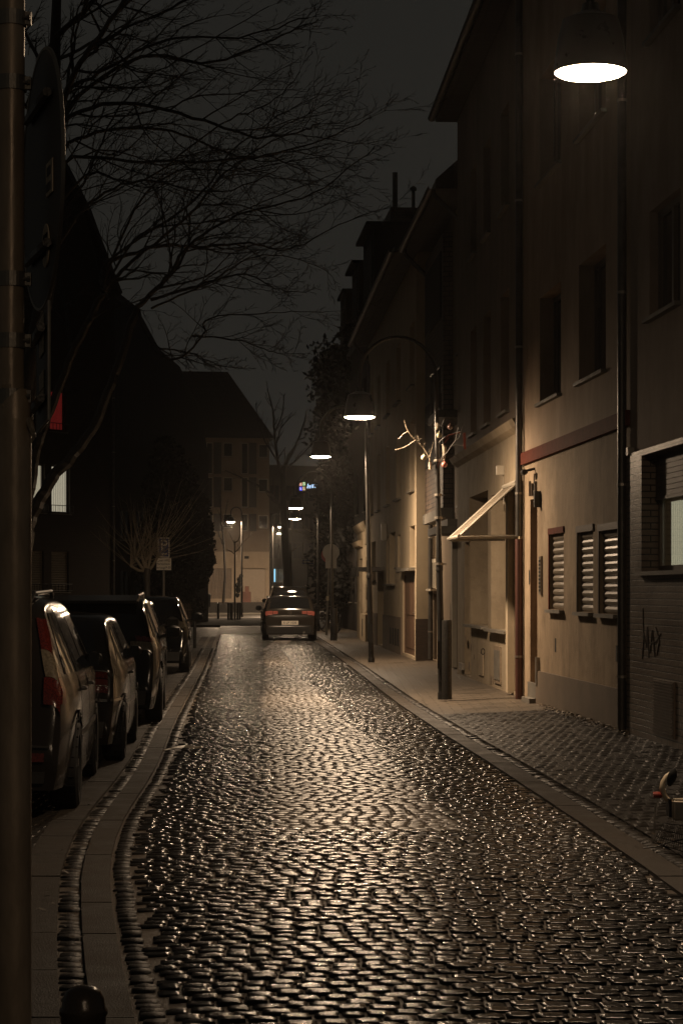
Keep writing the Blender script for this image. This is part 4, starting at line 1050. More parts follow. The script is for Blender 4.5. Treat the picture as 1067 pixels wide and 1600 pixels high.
def rib(pts, w=.018):
    P = [at(a, b, D2 - .15) for a, b in pts]
    for i in range(len(P) - 1):
        a, b = P[i], P[i + 1]; d_ = (b - a).normalized(); n_ = Vector((-d_.z, 0, d_.x)) * w
        rb.add([a - n_, b - n_, b + n_, a + n_, *(q + Vector((0, .006, 0)) for q in (a - n_, b - n_, b + n_, a + n_))], [(0, 1, 2, 3), (7, 6, 5, 4), (0, 3, 7, 4), (1, 5, 6, 2), (3, 2, 6, 7), (0, 4, 5, 1)])
rib([(725, 676), (725.5, 688), (726, 702)]); rib([(694, 685), (702, 679), (718, 676)], .010); rib([(694, 692), (701, 684)], .008)
tag(rb.build('ribbon', mat('red_ribbon', (.45, .13, .10), .5, var=.1)), 'red ribbon hanging from the right twig', 'ribbon')

# ================================================================== SIGNS
def disc(mb, r, y0, y1, n=36, m=0, cx_=0, cz_=0):
    mb.prism([(cx_ + r * math.cos(2 * math.pi * i / n), cz_ + r * math.sin(2 * math.pi * i / n)) for i in range(n)], y0, y1, 'xz', m)
M_signwhite = mat('reflective_sign_white', (.80, .74, .64), .5, var=.08, nscale=5)
M_signblue = mat('sign_blue', (.02, .03, .13), .45, var=.1)
M_signback = mat('dull_aluminium_sign_back', (.62, .56, .47), .5, .0, var=.15, nscale=4)
M_signblack = mat('sign_black', (.02, .02, .02), .5, var=0)
M_red = mat('sign_red', (.35, .03, .025), .45, var=.1)
# P sign
DP = 58.0; kp = DP / F
root = thing('parking_sign', 'blue parking sign with arrow above a white ticket plate on a post', 'traffic sign', (at(256, 0, DP).x, DP, .08), R(20))
p = MB(); p.tube([(0, 0, 0), (0, 0, CZ + 82 * kp - .08)], .032, 12); p.build('post', M_pole, root)
def zp(py): return CZ - (py - HZ) * kp - .08
pl_ = MB(); pl_.box(-10 * kp, 8.8 * kp, -.05, -.038, zp(871), zp(840)); so_ = pl_.build('sign_plate', M_signwhite, root)
pb_ = MB(); pb_.box(-8.6 * kp, 7.4 * kp, -.054, -.0505, zp(869.8), zp(841.4)); pb_.build('blue_field', M_signblue, so_)
text_obj('letter_p', 'P', 23 * kp, M_signwhite, so_, (-.4 * kp, -.057, zp(852.8)), (R(90), 0, 0))
ar = MB(); zc = zp(865.6); ar.prism([(-5 * kp, zc), (-2 * kp, zc + 2.4 * kp), (-2 * kp, zc + .8 * kp), (4.5 * kp, zc + .8 * kp), (4.5 * kp, zc - .8 * kp), (-2 * kp, zc - .8 * kp), (-2 * kp, zc - 2.4 * kp)], -.058, -.0545, 'xz'); ar.build('arrow', M_signwhite, so_)
p2_ = MB(); p2_.box(-12.8 * kp, 12.2 * kp, -.05, -.038, zp(891.5), zp(871.3)); bx2 = p2_.build('ticket_plate', M_signblack, root)
p3_ = MB(); p3_.box(-12 * kp, 11.4 * kp, -.054, -.0505, zp(890.7), zp(872.1)); p3_.build('white_field', M_signwhite, bx2)
for s_, x_, y_, sz in (('nur mit', -1, 875.5, 4.9), ('Parkschein', -1.2, 881.2, 4.9), ('werktags', -6, 887.2, 4.6), ('9-20', 6.5, 886.8, 4.6)):
    text_obj('plate_text', s_, sz * kp, M_signblack, bx2, (x_ * kp, -.056, zp(y_)), (R(90), 0, 0))
stk = MB(); stk.box(6.5 * kp, 9.5 * kp, -.0555, -.0545, zp(878.5), zp(873.5)); stk.build('sticker', mat('sign_sticker', (.6, .5, .4), .5, var=.3, nscale=30), bx2)

# one way sign
DO = 108.0; ko = DO / F
root = thing('one_way_sign', 'rectangular one way arrow sign on a thin post beyond the parked cars', 'traffic sign', (at(481.5, 0, DO).x, DO, 0))
p = MB(); p.tube([(0, 0, 0), (0, 0, CZ + 52 * ko)], .04, 10); p.build('post', M_pole, root)
def zo_(py): return CZ - (py - HZ) * ko
q = MB(); q.box(-9.6 * ko, 9.2 * ko, -.07, -.055, zo_(882), zo_(874)); so_ = q.build('sign_plate', M_signwhite, root)
q = MB(); q.box(-9.1 * ko, 8.7 * ko, -.074, -.0705, zo_(881.6), zo_(874.4)); q.build('dark_field', M_signblue, so_)
zc = zo_(878); q = MB(); q.prism([(-8 * ko, zc), (-4 * ko, zc + 2.8 * ko), (-4 * ko, zc + 1.2 * ko), (7.5 * ko, zc + 1.2 * ko), (7.5 * ko, zc - 1.2 * ko), (-4 * ko, zc - 1.2 * ko), (-4 * ko, zc - 2.8 * ko)], -.078, -.0745, 'xz'); q.build('arrow', M_signwhite, so_)

# round sign seen from behind, on a slightly leaning post
DR = 76.0; kr_ = DR / F
root = thing('round_sign', 'round traffic sign seen from its grey back above a small plate, on a leaning post', 'traffic sign', (at(510, 0, DR).x, DR, .05))
lean = 5.5 * kr_
def zr_(py): return CZ - (py - HZ) * kr_ - .05
p = MB(); p.tube([(0, 0, 0), (lean, 0, zr_(850))], .045, 12); p.build('post', M_pole, root)
q = MB(); disc(q, 13.2 * kr_, -.07, -.055, cx_=lean + 1.6 * kr_, cz_=zr_(863)); so_ = q.build('sign_disc', M_signback, root)
q = MB(); disc(q, 13.0 * kr_, .25, .262, cx_=lean - .6 * kr_, cz_=zr_(867)); q.build('second_disc', M_red, root)
q = MB(); q.box(lean - 7 * kr_, lean + 10.5 * kr_, -.052, -.04, zr_(888), zr_(872)); q.build('small_plate', M_signback, root)
q = MB(); zc = zr_(861); q.tube([(lean + 9.0 * kr_, -.075, zc + 1.5 * kr_), (lean + 10.4 * kr_, -.075, zc), (lean + 10.4 * kr_, -.075, zc - 2 * kr_)], .016, 5); q.tube([(lean + 10.4 * kr_, -.075, zc), (lean + 11.8 * kr_, -.075, zc + 1.5 * kr_)], .016, 5); q.build('sticker', mat('bright_sticker', (.8, .76, .68), .5, var=0), so_)
q = MB(); zc = zr_(935); q.box(-.01, .09, -.06, -.05, zc - .08, zc + .08); q.build('sticker', mat('pale_sticker', (.6, .5, .33), .5, var=.2), root)

# foreground sign pole
DN = 4.9; kn = DN / F
root = thing('sign_pole', 'tall grey steel sign pole with metal clamps at the left edge, very close', 'sign pole', (at(21, 0, DN).x, DN, -.02))
rn = 21 * kn
p = MB(); p.tube([(-.006, 0, CZ + .48), (0, 0, 4.6)], rn, 28); p.tube([(0.003, 0, 0), (0.003, 0, CZ + .42)], rn * 1.27, 28); p.lathe([(rn * 1.27, CZ + .42), (rn * 1.2, CZ + .46), (rn * 1.0, CZ + .49)], 28, (.003, 0, 0)); po = p.build('pole', mat('streaked_pole_paint', (.42, .33, .24), .38, .25, var=.3, nscale=14, bump=.12, bscale=60, rvar=.12, stretch=(1, 1, .3)), root, smooth='auto')
def zn(py): return CZ - (py - HZ) * kn + .02
for py in (30, 131, 437, 533, 620):
    c_ = MB(); z_ = zn(py); hh_ = 11.5 * kn
    c_.lathe([(rn + .0005, z_ - hh_), (rn + .0035, z_ - hh_), (rn + .0035, z_ + hh_), (rn + .0005, z_ + hh_)], 28, (-.003, 0, 0))
    c_.box(rn - .002, rn + .012, -.012, .004, z_ - hh_ * .85, z_ + hh_ * .85)
    c_.tube([(rn - .014, -.014, z_), (rn + .006, -.018, z_)], .0035, 8); c_.lathe([(0, -.003), (.006, -.003), (.006, .003), (0, .003)], 6, (rn + .008, -.018, z_), 'x')
    c_.build('pole_clamp', M_galv, root)
tp = MB(); P = [((47, 655), .010), ((50, 662), .014), ((53, 672), .011), ((57, 684), .008), ((52, 694), .003)]
tp.tube([((a - 21) * kn, -.02 - .004 * i, zn(b)) for i, ((a, b), r) in enumerate(P)], [r * .7 for _, r in P], 7); tp.build('torn_tape', mat('clear_tape', (.30, .25, .19), .3, var=.5, nscale=40, bump=.8), root)
st_ = MB()
for py, w in ((602, 14), (633, 9)):
    for i in range(w // 2): st_.box((-14 + i * 2.2) * kn, (-13 + i * 2.2) * kn, -rn * 1.0 - .002, -rn * .8, zn(py + 6), zn(py))
st_.build('sticker_remnant', mat('sticker_remnant', (.40, .33, .25), .6, var=.4, nscale=80), root)
# the signs mounted on it, seen nearly edge-on from behind
def edge_sign(name, label, px, py0, py1, halfw, round_=True):
    zc = CZ - ((py0 + py1) / 2 - HZ) * kn; hgt = (py1 - py0) / 2 * kn
    ang = math.acos(min(1, halfw * kn / (hgt if round_ else .21)))
    o = thing(name, label, 'traffic sign', (at(px, 0, DN + .02).x, DN + .03, zc), -ang + R(8))
    s_ = MB()
    if round_: disc(s_, hgt, -.002, .002, n=64)
    else: s_.box(-.21, .21, -.002, .002, -hgt, hgt)
    s_.build('sign_disc' if round_ else 'sign_plate', mat('sign_back_paint', (.09, .08, .07), .5, .3, var=.2, nscale=6), o)
    rim = MB(); n = 64
    if round_: rim.tube([(hgt * math.cos(2 * math.pi * i / n), 0, hgt * math.sin(2 * math.pi * i / n)) for i in range(n + 1)], .005, 6, cap=False)
    else: rim.tube([(-.21, 0, -hgt), (.21, 0, -hgt), (.21, 0, hgt), (-.21, 0, hgt), (-.21, 0, -hgt)], .004, 6)
    rim.build('rim', M_galv, o)
    for z_ in (-.17, .17) if round_ else (-.08, .08):
        bkt = MB(); bkt.tube([(-.16, -.014, z_), (.16, -.014, z_)], .011, 6); bkt.build('rear_rail', M_iron, o)
    return o, hgt
o, hgt = edge_sign('round_sign', 'large round traffic sign seen almost edge-on beside the near pole, stickers on its back', 66, 76, 480, 31)
for x_, z_, w, h, rnd in ((.13, -.02, .07, .040, False), (.08, -.165, .05, .05, True)):
    s_ = MB()
    if rnd: disc(s_, .05, -.006, -.0035, 24, 0, x_, z_)
    else: s_.box(x_ - .04, x_ + .05, -.006, -.0035, z_ - .038, z_ + .038)
    so2 = s_.build('sticker', mat('worn_sticker', (.75, .62, .45), .6, var=.3, nscale=30), o)
    s_ = MB()
    if rnd:
        for q_ in (-.02, 0, .02): s_.tube([(x_ + q_ - .012, -.007, z_ - .025), (x_ + q_ + .012, -.007, z_ + .025)], .003, 4)
    else:
        s_.box(x_ - .02, x_ + .03, -.0075, -.0065, z_ + .006, z_ + .026); s_.box(x_ - .03, x_ + .03, -.0075, -.0065, z_ - .028, z_ - .010)
    s_.build('sticker_print', M_signblack, so2)
o, hgt = edge_sign('plate_sign', 'narrow rectangular sign plate edge-on below the large round sign', 67, 487, 664, 9, False)
for z_, h in ((.075, .045), (-.03, .02), (-.065, .012)):
    s_ = MB(); s_.box(-.05, .10, -.006, -.0035, z_ - h, z_ + h); s_.build('sticker', mat('worn_sticker', (.75, .62, .45), .6, var=.3, nscale=30), o)

# near bollard at the bottom left
DB = 3.76
p = MB(); zt_ = CZ - (1540 - HZ) / F * DB
p.lathe([(.040, -.05), (.040, zt_ - .055), (.043, zt_ - .05), (.043, zt_ - .043), (.039, zt_ - .038), (.0375, zt_ - .025), (.031, zt_ - .010), (.018, zt_ - .002), (0, zt_)], 32)
tag(place(p.build('bollard', mat('glossy_brown_black_bollard', (.05, .038, .028), .25, .1, var=.3, bump=.1, rvar=.1), smooth='auto'), (at(131, 0, DB).x, DB, 0)), 'near round-topped bollard cut by the bottom edge of the photo', 'bollard')
# far bollards and the bin
def bollard(px, D, z0, h, r, lb, grp='bollards around the far corner'):
    m_ = MB(); m_.lathe([(r, 0), (r, h - .05), (r * .8, h - .01), (0, h)], 10)
    return tag(place(m_.build('bollard', M_iron, smooth='auto'), (at(px, 0, D).x, D, z0)), lb, 'bollard', grp)
bollard(304.5, 60, .0, .98, .045, 'dark bollard just beyond the last black car in the row', None)
bollard(321, 124, .03, .95, .06, 'far bollard under the litter bin')
bollard(341, 124, .03, .95, .07, 'lone far bollard between the bin and the tree guard')
bollard(418, 153, .33, 1.0, .07, 'far bollard before the garage door')
tgd = thing('tree_guard', 'ring of dark posts round the young tree at the far corner', 'tree guard', (at(366.5, 0, 121).x, 121, .03))
for i, (dx, dy) in enumerate(((-9, -.4), (-6.6, .5), (-3, -.6), (0, .6), (5.4, -.3), (8.0, .4))):
    m_ = MB(); m_.lathe([(.06, 0), (.06, .93), (.0, .96)], 8, (dx * 121 / F, dy, 0)); m_.build('post', M_iron, tgd)
bn_ = thing('litter_bin', 'pale grey litter bin hung on a dark post at the far corner', 'litter bin', (at(317, 0, 120).x, 120, .03))
m_ = MB(); m_.tube([(0, 0, 0), (0, 0, 4.4)], .05, 8); m_.build('post', M_iron, bn_)
m_ = MB(); m_.lathe([(.0, .72), (.15, .72), (.20, 1.35), (.21, 1.37), (.18, 1.37), (.17, 1.2), (0, 1.2)], 16, (.27, -.1, 0)); m_.box(.03, .12, -.13, -.07, .95, 1.05); m_.build('bucket', mat('bin_grey', (.38, .38, .36), .45, .3, var=.15), bn_)
m_ = MB(); m_.lathe([(.215, 1.37), (.22, 1.40), (.10, 1.47), (0, 1.47)], 16, (.27, -.1, 0)); m_.build('lid', mat('bin_lid', (.5, .48, .42), .45, .2, var=.15), bn_)

# ================================================================== CARS
M_carglass = mat('car_glass', (.010, .010, .011), .04, var=0, spec=.8)
M_black = mat('black_plastic', (.018, .017, .016), .5, var=.1)
M_rim = mat('alloy_rim', (.22, .20, .18), .35, .8, var=.1)
M_chrome = mat('chrome_strip', (.5, .46, .40), .15, .95, var=0)
M_tail = mat('red_tail_lens', (.085, .012, .008), .12, var=.5, nscale=60, coat=.6, spec=.8)
M_tailw = mat('clear_tail_lens', (.14, .115, .08), .15, var=.5, nscale=50, coat=.8, spec=.8)
def paint(n, c, rough=.28):
    return mat('car_paint_' + n, tuple(q * .28 for q in c), rough * .42, .0, var=.06, nscale=30, coat=.0, spec=.42, bump=.02, bscale=60)
def chaikin(p, k=2):
    for _ in range(k):
        q = [p[0]]
        for a, b in zip(p[:-1], p[1:]):
            q += [(a[0] * .75 + b[0] * .25, a[1] * .75 + b[1] * .25), (a[0] * .25 + b[0] * .75, a[1] * .25 + b[1] * .75)]
        q.append(p[-1]); p = q
    return p
class Car:
    def __init__(s, name, label, pos, ang, sil, L, Wd, H, belt, zu, wb, r, col, tumble=.72, group='cars parked on the left'):
        s.L, s.H, s.hw, s.belt, s.zu = L, H, Wd / 2, belt, zu
        s.root = thing(name, label, 'car', pos, ang, group)
        pts = chaikin(sil, 2)
        # resample by arc length
        P = [Vector(p) for p in pts]; d = [0]
        for a, b in zip(P[:-1], P[1:]): d.append(d[-1] + (b - a).length)
        n = 78
        s.sx = [float(np.interp(d[-1] * i / n, d, [p.x for p in P])) for i in range(n + 1)]
        s.sz = [float(np.interp(d[-1] * i / n, d, [p.y for p in P])) for i in range(n + 1)]
        s.tum = tumble
        mb = MB(); K = 12; rings = []
        for x, zt in zip(s.sx, s.sz):
            half = [(0, zu), (s.w(zu, x) * .85, zu)]
            h = zt - zu; rr = min(.09, h * .35)
            for k in range(K + 1):
                zz = zu + (h - rr) * k / K; half.append((s.w(zz, x), zz))
            wt = s.w(zt - rr, x)
            for k in (1, 2, 3):
                a_ = math.pi / 2 * k / 3; half.append((wt - rr * (1 - math.cos(a_)), zt - rr + rr * math.sin(a_)))
            we = wt - rr; top = half[-1][1]
            for k in (1, 2, 3, 4): f_ = 1 - k / 4; half.append((we * f_, top + .025 * min(1, h) * (1 - f_ * f_)))
            ring = half + [(-y, z_) for y, z_ in reversed(half[1:-1])]
            rings.append([(x, y, z_) for y, z_ in ring])
        m_ = len(rings[0]); vs = [v for r_ in rings for v in r_]; fs = []
        for i in range(len(rings) - 1):
            for k in range(m_): fs.append((i * m_ + k, (i + 1) * m_ + k, (i + 1) * m_ + (k + 1) % m_, i * m_ + (k + 1) % m_))
        fs.append(tuple(range(m_))); fs.append(tuple((len(rings) - 1) * m_ + k for k in range(m_ - 1, -1, -1)))
        mb.add(vs, fs); body = mb.build('body', col, s.root, smooth='auto'); s.body = body
        s.ax = ((wb[0], r), (wb[1], r))
        cuts = []
        for wx, _ in s.ax:
            for sg in (-1, 1):
                c_ = MB(); c_.lathe([(0, -.16), (r * 1.17, -.16), (r * 1.17, .30), (0, .30)] if sg > 0 else [(0, -.30), (r * 1.17, -.30), (r * 1.17, .16), (0, .16)], 28, (wx, sg * (s.hw - .06), r), 'y')
                co = c_.build('cut', M_dark); cuts.append(co)
                mo = body.modifiers.new('b', 'BOOLEAN'); mo.operation = 'DIFFERENCE'; mo.object = co; mo.solver = 'EXACT'
        for co in cuts: co.parent = s.root
        bpy.context.view_layer.update()
        me = bpy.data.meshes.new_from_object(body.evaluated_get(bpy.context.evaluated_depsgraph_get()))
        body.modifiers.clear(); body.data = me
        me.materials.clear(); me.materials.append(col)
        me.polygons.foreach_set('material_index', [0] * len(me.polygons))
        for co in cuts: bpy.data.objects.remove(co)
        for wx, _ in s.ax:
            for sg in (-1, 1): s.wheel(wx, sg, r)
        a_ = MB()
        for wx, _ in s.ax:
            for sg in (-1, 1):
                for k in range(16):
                    q0, q1 = math.pi * k / 16, math.pi * (k + 1) / 16; R1, R2 = r * 1.16, r * 1.23
                    Y = sg * (s.w(r + R1 * math.sin(q0), wx) + .002); Y2 = Y + sg * .012
                    def pp(R_, q, Y_): return (wx + R_ * math.cos(q), Y_, r + R_ * math.sin(q))
                    a_.add([pp(R1, q0, Y), pp(R2, q0, Y), pp(R2, q1, Y), pp(R1, q1, Y), pp(R1, q0, Y2), pp(R2, q0, Y2), pp(R2, q1, Y2), pp(R1, q1, Y2)], [(0, 1, 2, 3), (7, 6, 5, 4), (0, 4, 5, 1), (2, 6, 7, 3)])
        a_.build('arch_trim', col, s.root)
    def w(s, z, x):
        u = (x - s.L / 2) / (s.L / 2)
        plan = 1 - .11 * abs(u) ** 5 - .02 * u * u
        return s.hw * plan * float(np.interp(z, [.1, .34, .60, s.belt - .06, s.belt, s.H], [.93, .985, 1.0, .985, .955, s.tum]))
    def wheel(s, wx, sg, r):
        t_ = MB(); y = sg * (s.hw - .115)
        t_.lathe([(r * .66, -.10), (r * .90, -.105), (r * .985, -.085), (r, -.05), (r, .05), (r * .985, .085), (r * .90, .105), (r * .66, .10), (r * .64, .0), (r * .66, -.10)], 32, (wx, y, r), 'y')
        for q in range(28):
            a = 2 * math.pi * q / 28; t_.tube([(wx + r * math.cos(a), y - .075, r + r * math.sin(a)), (wx + r * math.cos(a), y + .075, r + r * math.sin(a))], .005, 3)
        to = t_.build('wheel', M_rubber, s.root, smooth='auto')
        m_ = MB(); yo = sg * .07
        m_.lathe([(r * .66, yo), (r * .60, yo), (r * .58, yo - sg * .03), (0, yo - sg * .04)], 28, (wx, y, r), 'y')
        for k in range(6):
            a = 2 * math.pi * k / 6; ca, sa = math.cos(a), math.sin(a)
            P = []
            for rr, hw_ in ((r * .10, .03), (r * .60, .02)):
                for e_ in (-hw_, hw_): P.append((rr * ca - e_ * sa, rr * sa + e_ * ca))
            m_.prism([(wx + P[0][0], r + P[0][1]), (wx + P[1][0], r + P[1][1]), (wx + P[3][0], r + P[3][1]), (wx + P[2][0], r + P[2][1])], y + yo - sg * .02, y + yo + sg * .015, 'xz')
        m_.build('rim', M_rim, to)
    def side(s, name, m, xb0, xb1, xt0, xt1, z0, z1, sg=(-1, 1), off=.005, nz=6, nx=8, parent=None, label=None, thick=0):
        for g_ in sg:
            mb = MB(); vs = []
            for o_ in (off, -.02):
                for j in range(nz + 1):
                    v = j / nz; z_ = z0 + (z1 - z0) * v
                    for i in range(nx + 1):
                        u = i / nx; x = (xb0 + (xb1 - xb0) * u) * (1 - v) + (xt0 + (xt1 - xt0) * u) * v
                        vs.append((x, g_ * (s.w(z_, x) + o_), z_))
            A = nx + 1; N = A * (nz + 1); fs = []
            for j in range(nz):
                for i in range(nx):
                    a = j * A + i; fs.append((a, a + 1, a + A + 1, a + A)); a += N; fs.append((a + A, a + A + 1, a + 1, a))
            for i in range(nx):
                for a in (i, nz * A + i): fs.append((a, a + 1, a + 1 + N, a + N))
            for j in range(nz):
                for a in (j * A, j * A + nx): fs.append((a, a + A, a + A + N, a + N))
            mb.add(vs, fs); o = mb.build(name, m, parent or s.root, smooth='auto')
            if label: o['label'] = label
        return o
    def idx(s, z, front=False):
        r_ = range(len(s.sx)) if not front else range(len(s.sx) - 1, -1, -1)
        for i in r_:
            if s.sz[i] >= z: return i
        return len(s.sx) // 2
    def pos(s, z, front=False):
        """fractional station on the tail (or nose) where the outline reaches height z"""
        idx = list(range(len(s.sx))) if not front else list(range(len(s.sx) - 1, -1, -1))
        for a, b in zip(idx[:-1], idx[1:]):
            if s.sz[a] <= z <= s.sz[b]: 
                return a + (b - a) * (z - s.sz[a]) / max(1e-6, s.sz[b] - s.sz[a])
        return idx[-1] / 2
    def top(s, name, m, z0, z1, y0, y1, front=False, off=.006, parent=None, n=8, taper=0.0, label=None, mirror=False):
        i0, i1 = s.pos(z0, front), s.pos(z1, front)
        vs = []; A = n + 1
        idx = list(range(len(s.sx)))
        for o_ in (off, -.02):
            for j in range(A):
                f = i0 + (i1 - i0) * j / n
                x = float(np.interp(f, idx, s.sx)); z_ = float(np.interp(f, idx, s.sz))
                dx = float(np.interp(f + .5, idx, s.sx) - np.interp(f - .5, idx, s.sx)); dz = float(np.interp(f + .5, idx, s.sz) - np.interp(f - .5, idx, s.sz))
                l = math.hypot(dx, dz) or 1; nx_, nz_ = -dz / l, dx / l
                k = 1 - taper * j / n
                h = z_ - s.zu; rr = min(.09, h * .35); wt = s.w(z_ - rr, x); we = wt - rr
                for i in range(A):
                    yy = (y0 + (y1 - y0) * i / n) * k * wt; e_ = max(0, abs(yy) - we) / rr
                    q = -rr * (1 - math.sqrt(max(0, 1 - e_ * e_))) if e_ > 0 else .025 * min(1, h) * (1 - (abs(yy) / we) ** 2)
                    vs.append((x + nx_ * o_, yy, z_ + q + nz_ * o_))
        N = A * A; fs = []
        for j in range(n):
            for i in range(n):
                a = j * A + i; fs.append((a, a + 1, a + A + 1, a + A)); a += N; fs.append((a + A, a + A + 1, a + 1, a))
        for i in range(n):
            for a in (i, n * A + i): fs.append((a, a + 1, a + 1 + N, a + N))
            for a in (i * A, i * A + n): fs.append((a, a + A, a + A + N, a + N))
        mb = MB(); mb.add(vs, fs); o = mb.build(name, m, parent or s.root, smooth='auto')
        if label: o['label'] = label
        if mirror:
            mb = MB(); mb.add([(a, -b, c) for a, b, c in vs], fs); o2_ = mb.build(name, m, parent or s.root, smooth='auto')
            if label: o2_['label'] = label
        return o
    def tx(s, z):
        return float(np.interp(s.pos(z), list(range(len(s.sx))), s.sx))
    def side_lamp(s, m, z0, z1, w0, w1, off=.012, label=None):
        s.side('tail_light', m, s.tx(z0) + .012, s.tx(z0) + w0, s.tx(z1) + .012, s.tx(z1) + w1, z0, z1, off=off, label=label)
    def plate(s, text, x, z, w=.50, h=.11):
        p = MB(); p.box(x - .012, x, -w / 2, w / 2, z - h / 2, z + h / 2); o = p.build('number_plate', M_signwhite, s.root)
        text_obj('plate_text', text, .105, M_signblack, o, (x - .0135, 0, z), (R(90), 0, R(-90)))
        return o
    def mirrors(s, x, z, m, out=.16, size=(.10, .09)):
        for sg in (-1, 1):
            b_ = MB(); y0 = sg * s.w(z, x); y = y0 + sg * out
            prof = [(0, -.06), (size[1] * .7, -.055), (size[1], -.02), (size[1] * .9, .04), (size[1] * .4, .10), (0, .115)]
            o_ = len(b_.v); b_.lathe(prof, 16, (x, y, z + .03), 'x')
            b_.v = [(a, y + (b - y) * 1.25, c) for a, b, c in b_.v]
            b_.tube([(x + .02, y0 - sg * .02, z - .03), (x + .02, y, z)], .022, 8)
            mo = b_.build('side_mirror', m, s.root, smooth='auto')
            g_ = MB(); g_.box(x - .066, x - .061, y - size[0] * .85, y + size[0] * .85, z - .03, z + .085); g_.build('mirror_glass', M_carglass, mo)
    def handle(s, x, z, m=None):
        for sg in (-1, 1):
            h = MB(); y = sg * (s.w(z, x) + .012); h.tube([(x - .09, y - sg * .02, z), (x - .07, y + sg * .012, z), (x + .07, y + sg * .012, z), (x + .09, y - sg * .02, z)], .012, 8); h.build('door_handle', m or M_black, s.root)
    def seams(s, xs, z0, z1):
        for x in xs:
            s.side('door_seam', M_dark, x, x + .008, x, x + .008, z0, z1, off=.002, nx=1, nz=10)
    def strip(s, name, m, x0, x1, z0, z1, off=.012): s.side(name, m, x0, x1, x0, x1, z0, z1, off=off, nx=14, nz=1)

def wagon_sil(L, H, belt, tail=.42, nose=.80, glass_start=.06, roof0=None):
    """tall hatch / people carrier outline from rear bumper over the roof to the front bumper"""
    return [(0, .24), (.004, .30), (.0, .46), (.03, .60), (.055, .75), (.075, belt), (.075 + tail * .5, belt + (H - belt) * .62), (tail, H - .09), (tail + .18, H - .02), (tail + .9, H), (L * .55, H - .02), (L * .62, H - .10),
            (L * .80, belt + .03), (L * .84, belt - .02), (L * .93, nose), (L * .975, nose - .12), (L - .01, .50), (L, .30), (L + .003, .24)]
def slope_ang(k): return math.atan2(1.0, k)      # heading for dx/dy = k

def put_car(D, xr, Wd, k): # rear end distance, right side x at the rear
    return (xr - Wd / 2, D, 0.008), math.atan2(1, k)

# A: nearest, tall estate with upright tail lights
pos, ang = put_car(14.75, -1.86, 1.80, -.070)
A = Car('parked_estate_car', 'nearest parked car, dark estate with tall upright red and clear tail lamps', pos, ang, wagon_sil(4.45, 1.56, .95, .50), 4.45, 1.80, 1.56, .95, .20, (.80, 3.52), .325, paint('grey_brown', (.060, .050, .042)), tumble=.70)
A.top('rear_window', M_carglass, 1.00, 1.47, -.74, .74, taper=.06)
A.side('side_window', M_carglass, .42, 1.10, .66, 1.12, 1.00, 1.44); A.side('side_window', M_carglass, 1.18, 2.05, 1.18, 2.02, .99, 1.47); A.side('side_window', M_carglass, 2.13, 3.28, 2.10, 2.72, .99, 1.46)
A.top('windscreen', M_carglass, 1.0, 1.46, -.86, .86, front=True)
A.top('tail_light', M_tail, 1.18, 1.40, .87, .998, mirror=True, off=.012, label='upper red lamp'); A.top('tail_light', M_tailw, .99, 1.178, .865, .998, mirror=True, off=.013, label='clear middle lamp'); A.top('tail_light', M_tail, .80, .985, .85, .998, mirror=True, off=.014, label='lower red lamp')
A.side_lamp(M_tail, 1.18, 1.40, .08, .06, label='upper red lamp'); A.side_lamp(M_tailw, .99, 1.178, .10, .08, .013, 'clear middle lamp'); A.side_lamp(M_tail, .80, .985, .12, .10, .014, 'lower red lamp')
A.top('reflector', M_tail, .40, .46, .62, .88, mirror=True, off=.01, label='low red reflector')
A.top('bumper_strip', M_black, .50, .515, -.92, .92, off=.012); A.top('lower_bumper', M_black, .25, .33, -.9, .9, off=.012)
A.top('chrome_trim', M_chrome, .505, .52, -.55, .55, off=.016)
A.seams((1.14, 2.10, 3.05), .30, .97); A.strip('side_strip', M_black, .95, 3.0, .52, .56, .008); A.handle(1.30, .86); A.handle(2.28, .86); A.mirrors(3.05, 1.0, M_black, .05, (.05, .06))
A.plate('K·RT 481', -.012, .62)
# fuel cap, roof rails
for sg in (-1, 1):
    q = MB(); q.tube([(.55, sg * .54, 1.52), (.7, sg * .56, 1.585), (2.4, sg * .57, 1.60), (2.65, sg * .56, 1.54)], .016, 8); q.build('roof_rail', M_black, A.root)
q = MB(); q.tube([(2.2, 0, 1.57), (2.0, 0, 1.70)], .005, 5); q.build('antenna', M_black, A.root)

# B: small dark hatchback with bright bumper trim
pos, ang = put_car(19.35, -2.00, 1.66, -.052)
silB = [(0, .24), (.0, .34), (.03, .50), (.06, .62), (.075, .80), (.085, .93), (.30, 1.15), (.52, 1.30), (.72, 1.36), (1.3, 1.385), (2.1, 1.36), (2.3, 1.28), (2.9, .96), (3.1, .90), (3.5, .80), (3.66, .68), (3.72, .5), (3.73, .3), (3.734, .24)]
B = Car('parked_hatchback', 'small dark older hatchback with ribbed tail lamps and bright bumper trim, second in the row', pos, ang, silB, 3.73, 1.66, 1.39, .90, .19, (.62, 3.0), .285, paint('dark_brown_grey', (.055, .046, .038)), tumble=.74)
B.top('rear_window', M_carglass, .96, 1.29, -.80, .80, taper=.05); B.top('windscreen', M_carglass, .98, 1.28, -.84, .84, front=True)
B.side('side_window', M_carglass, .48, 1.42, .80, 1.40, .94, 1.26); B.side('side_window', M_carglass, 1.48, 2.70, 1.46, 2.22, .94, 1.28)
for i, (a, b) in enumerate(((.80, .855), (.735, .79), (.665, .725))):
    B.top('tail_light', M_tail if i != 1 else mat('smoked_tail_lens', (.10, .02, .015), .12, var=.2, coat=.6), a, b, .52, .93, mirror=True, off=.012)
B.top('tail_trim', M_chrome, .858, .868, .50, .94, mirror=True, off=.014); B.top('tail_trim', M_chrome, .725, .733, .50, .94, mirror=True, off=.014)
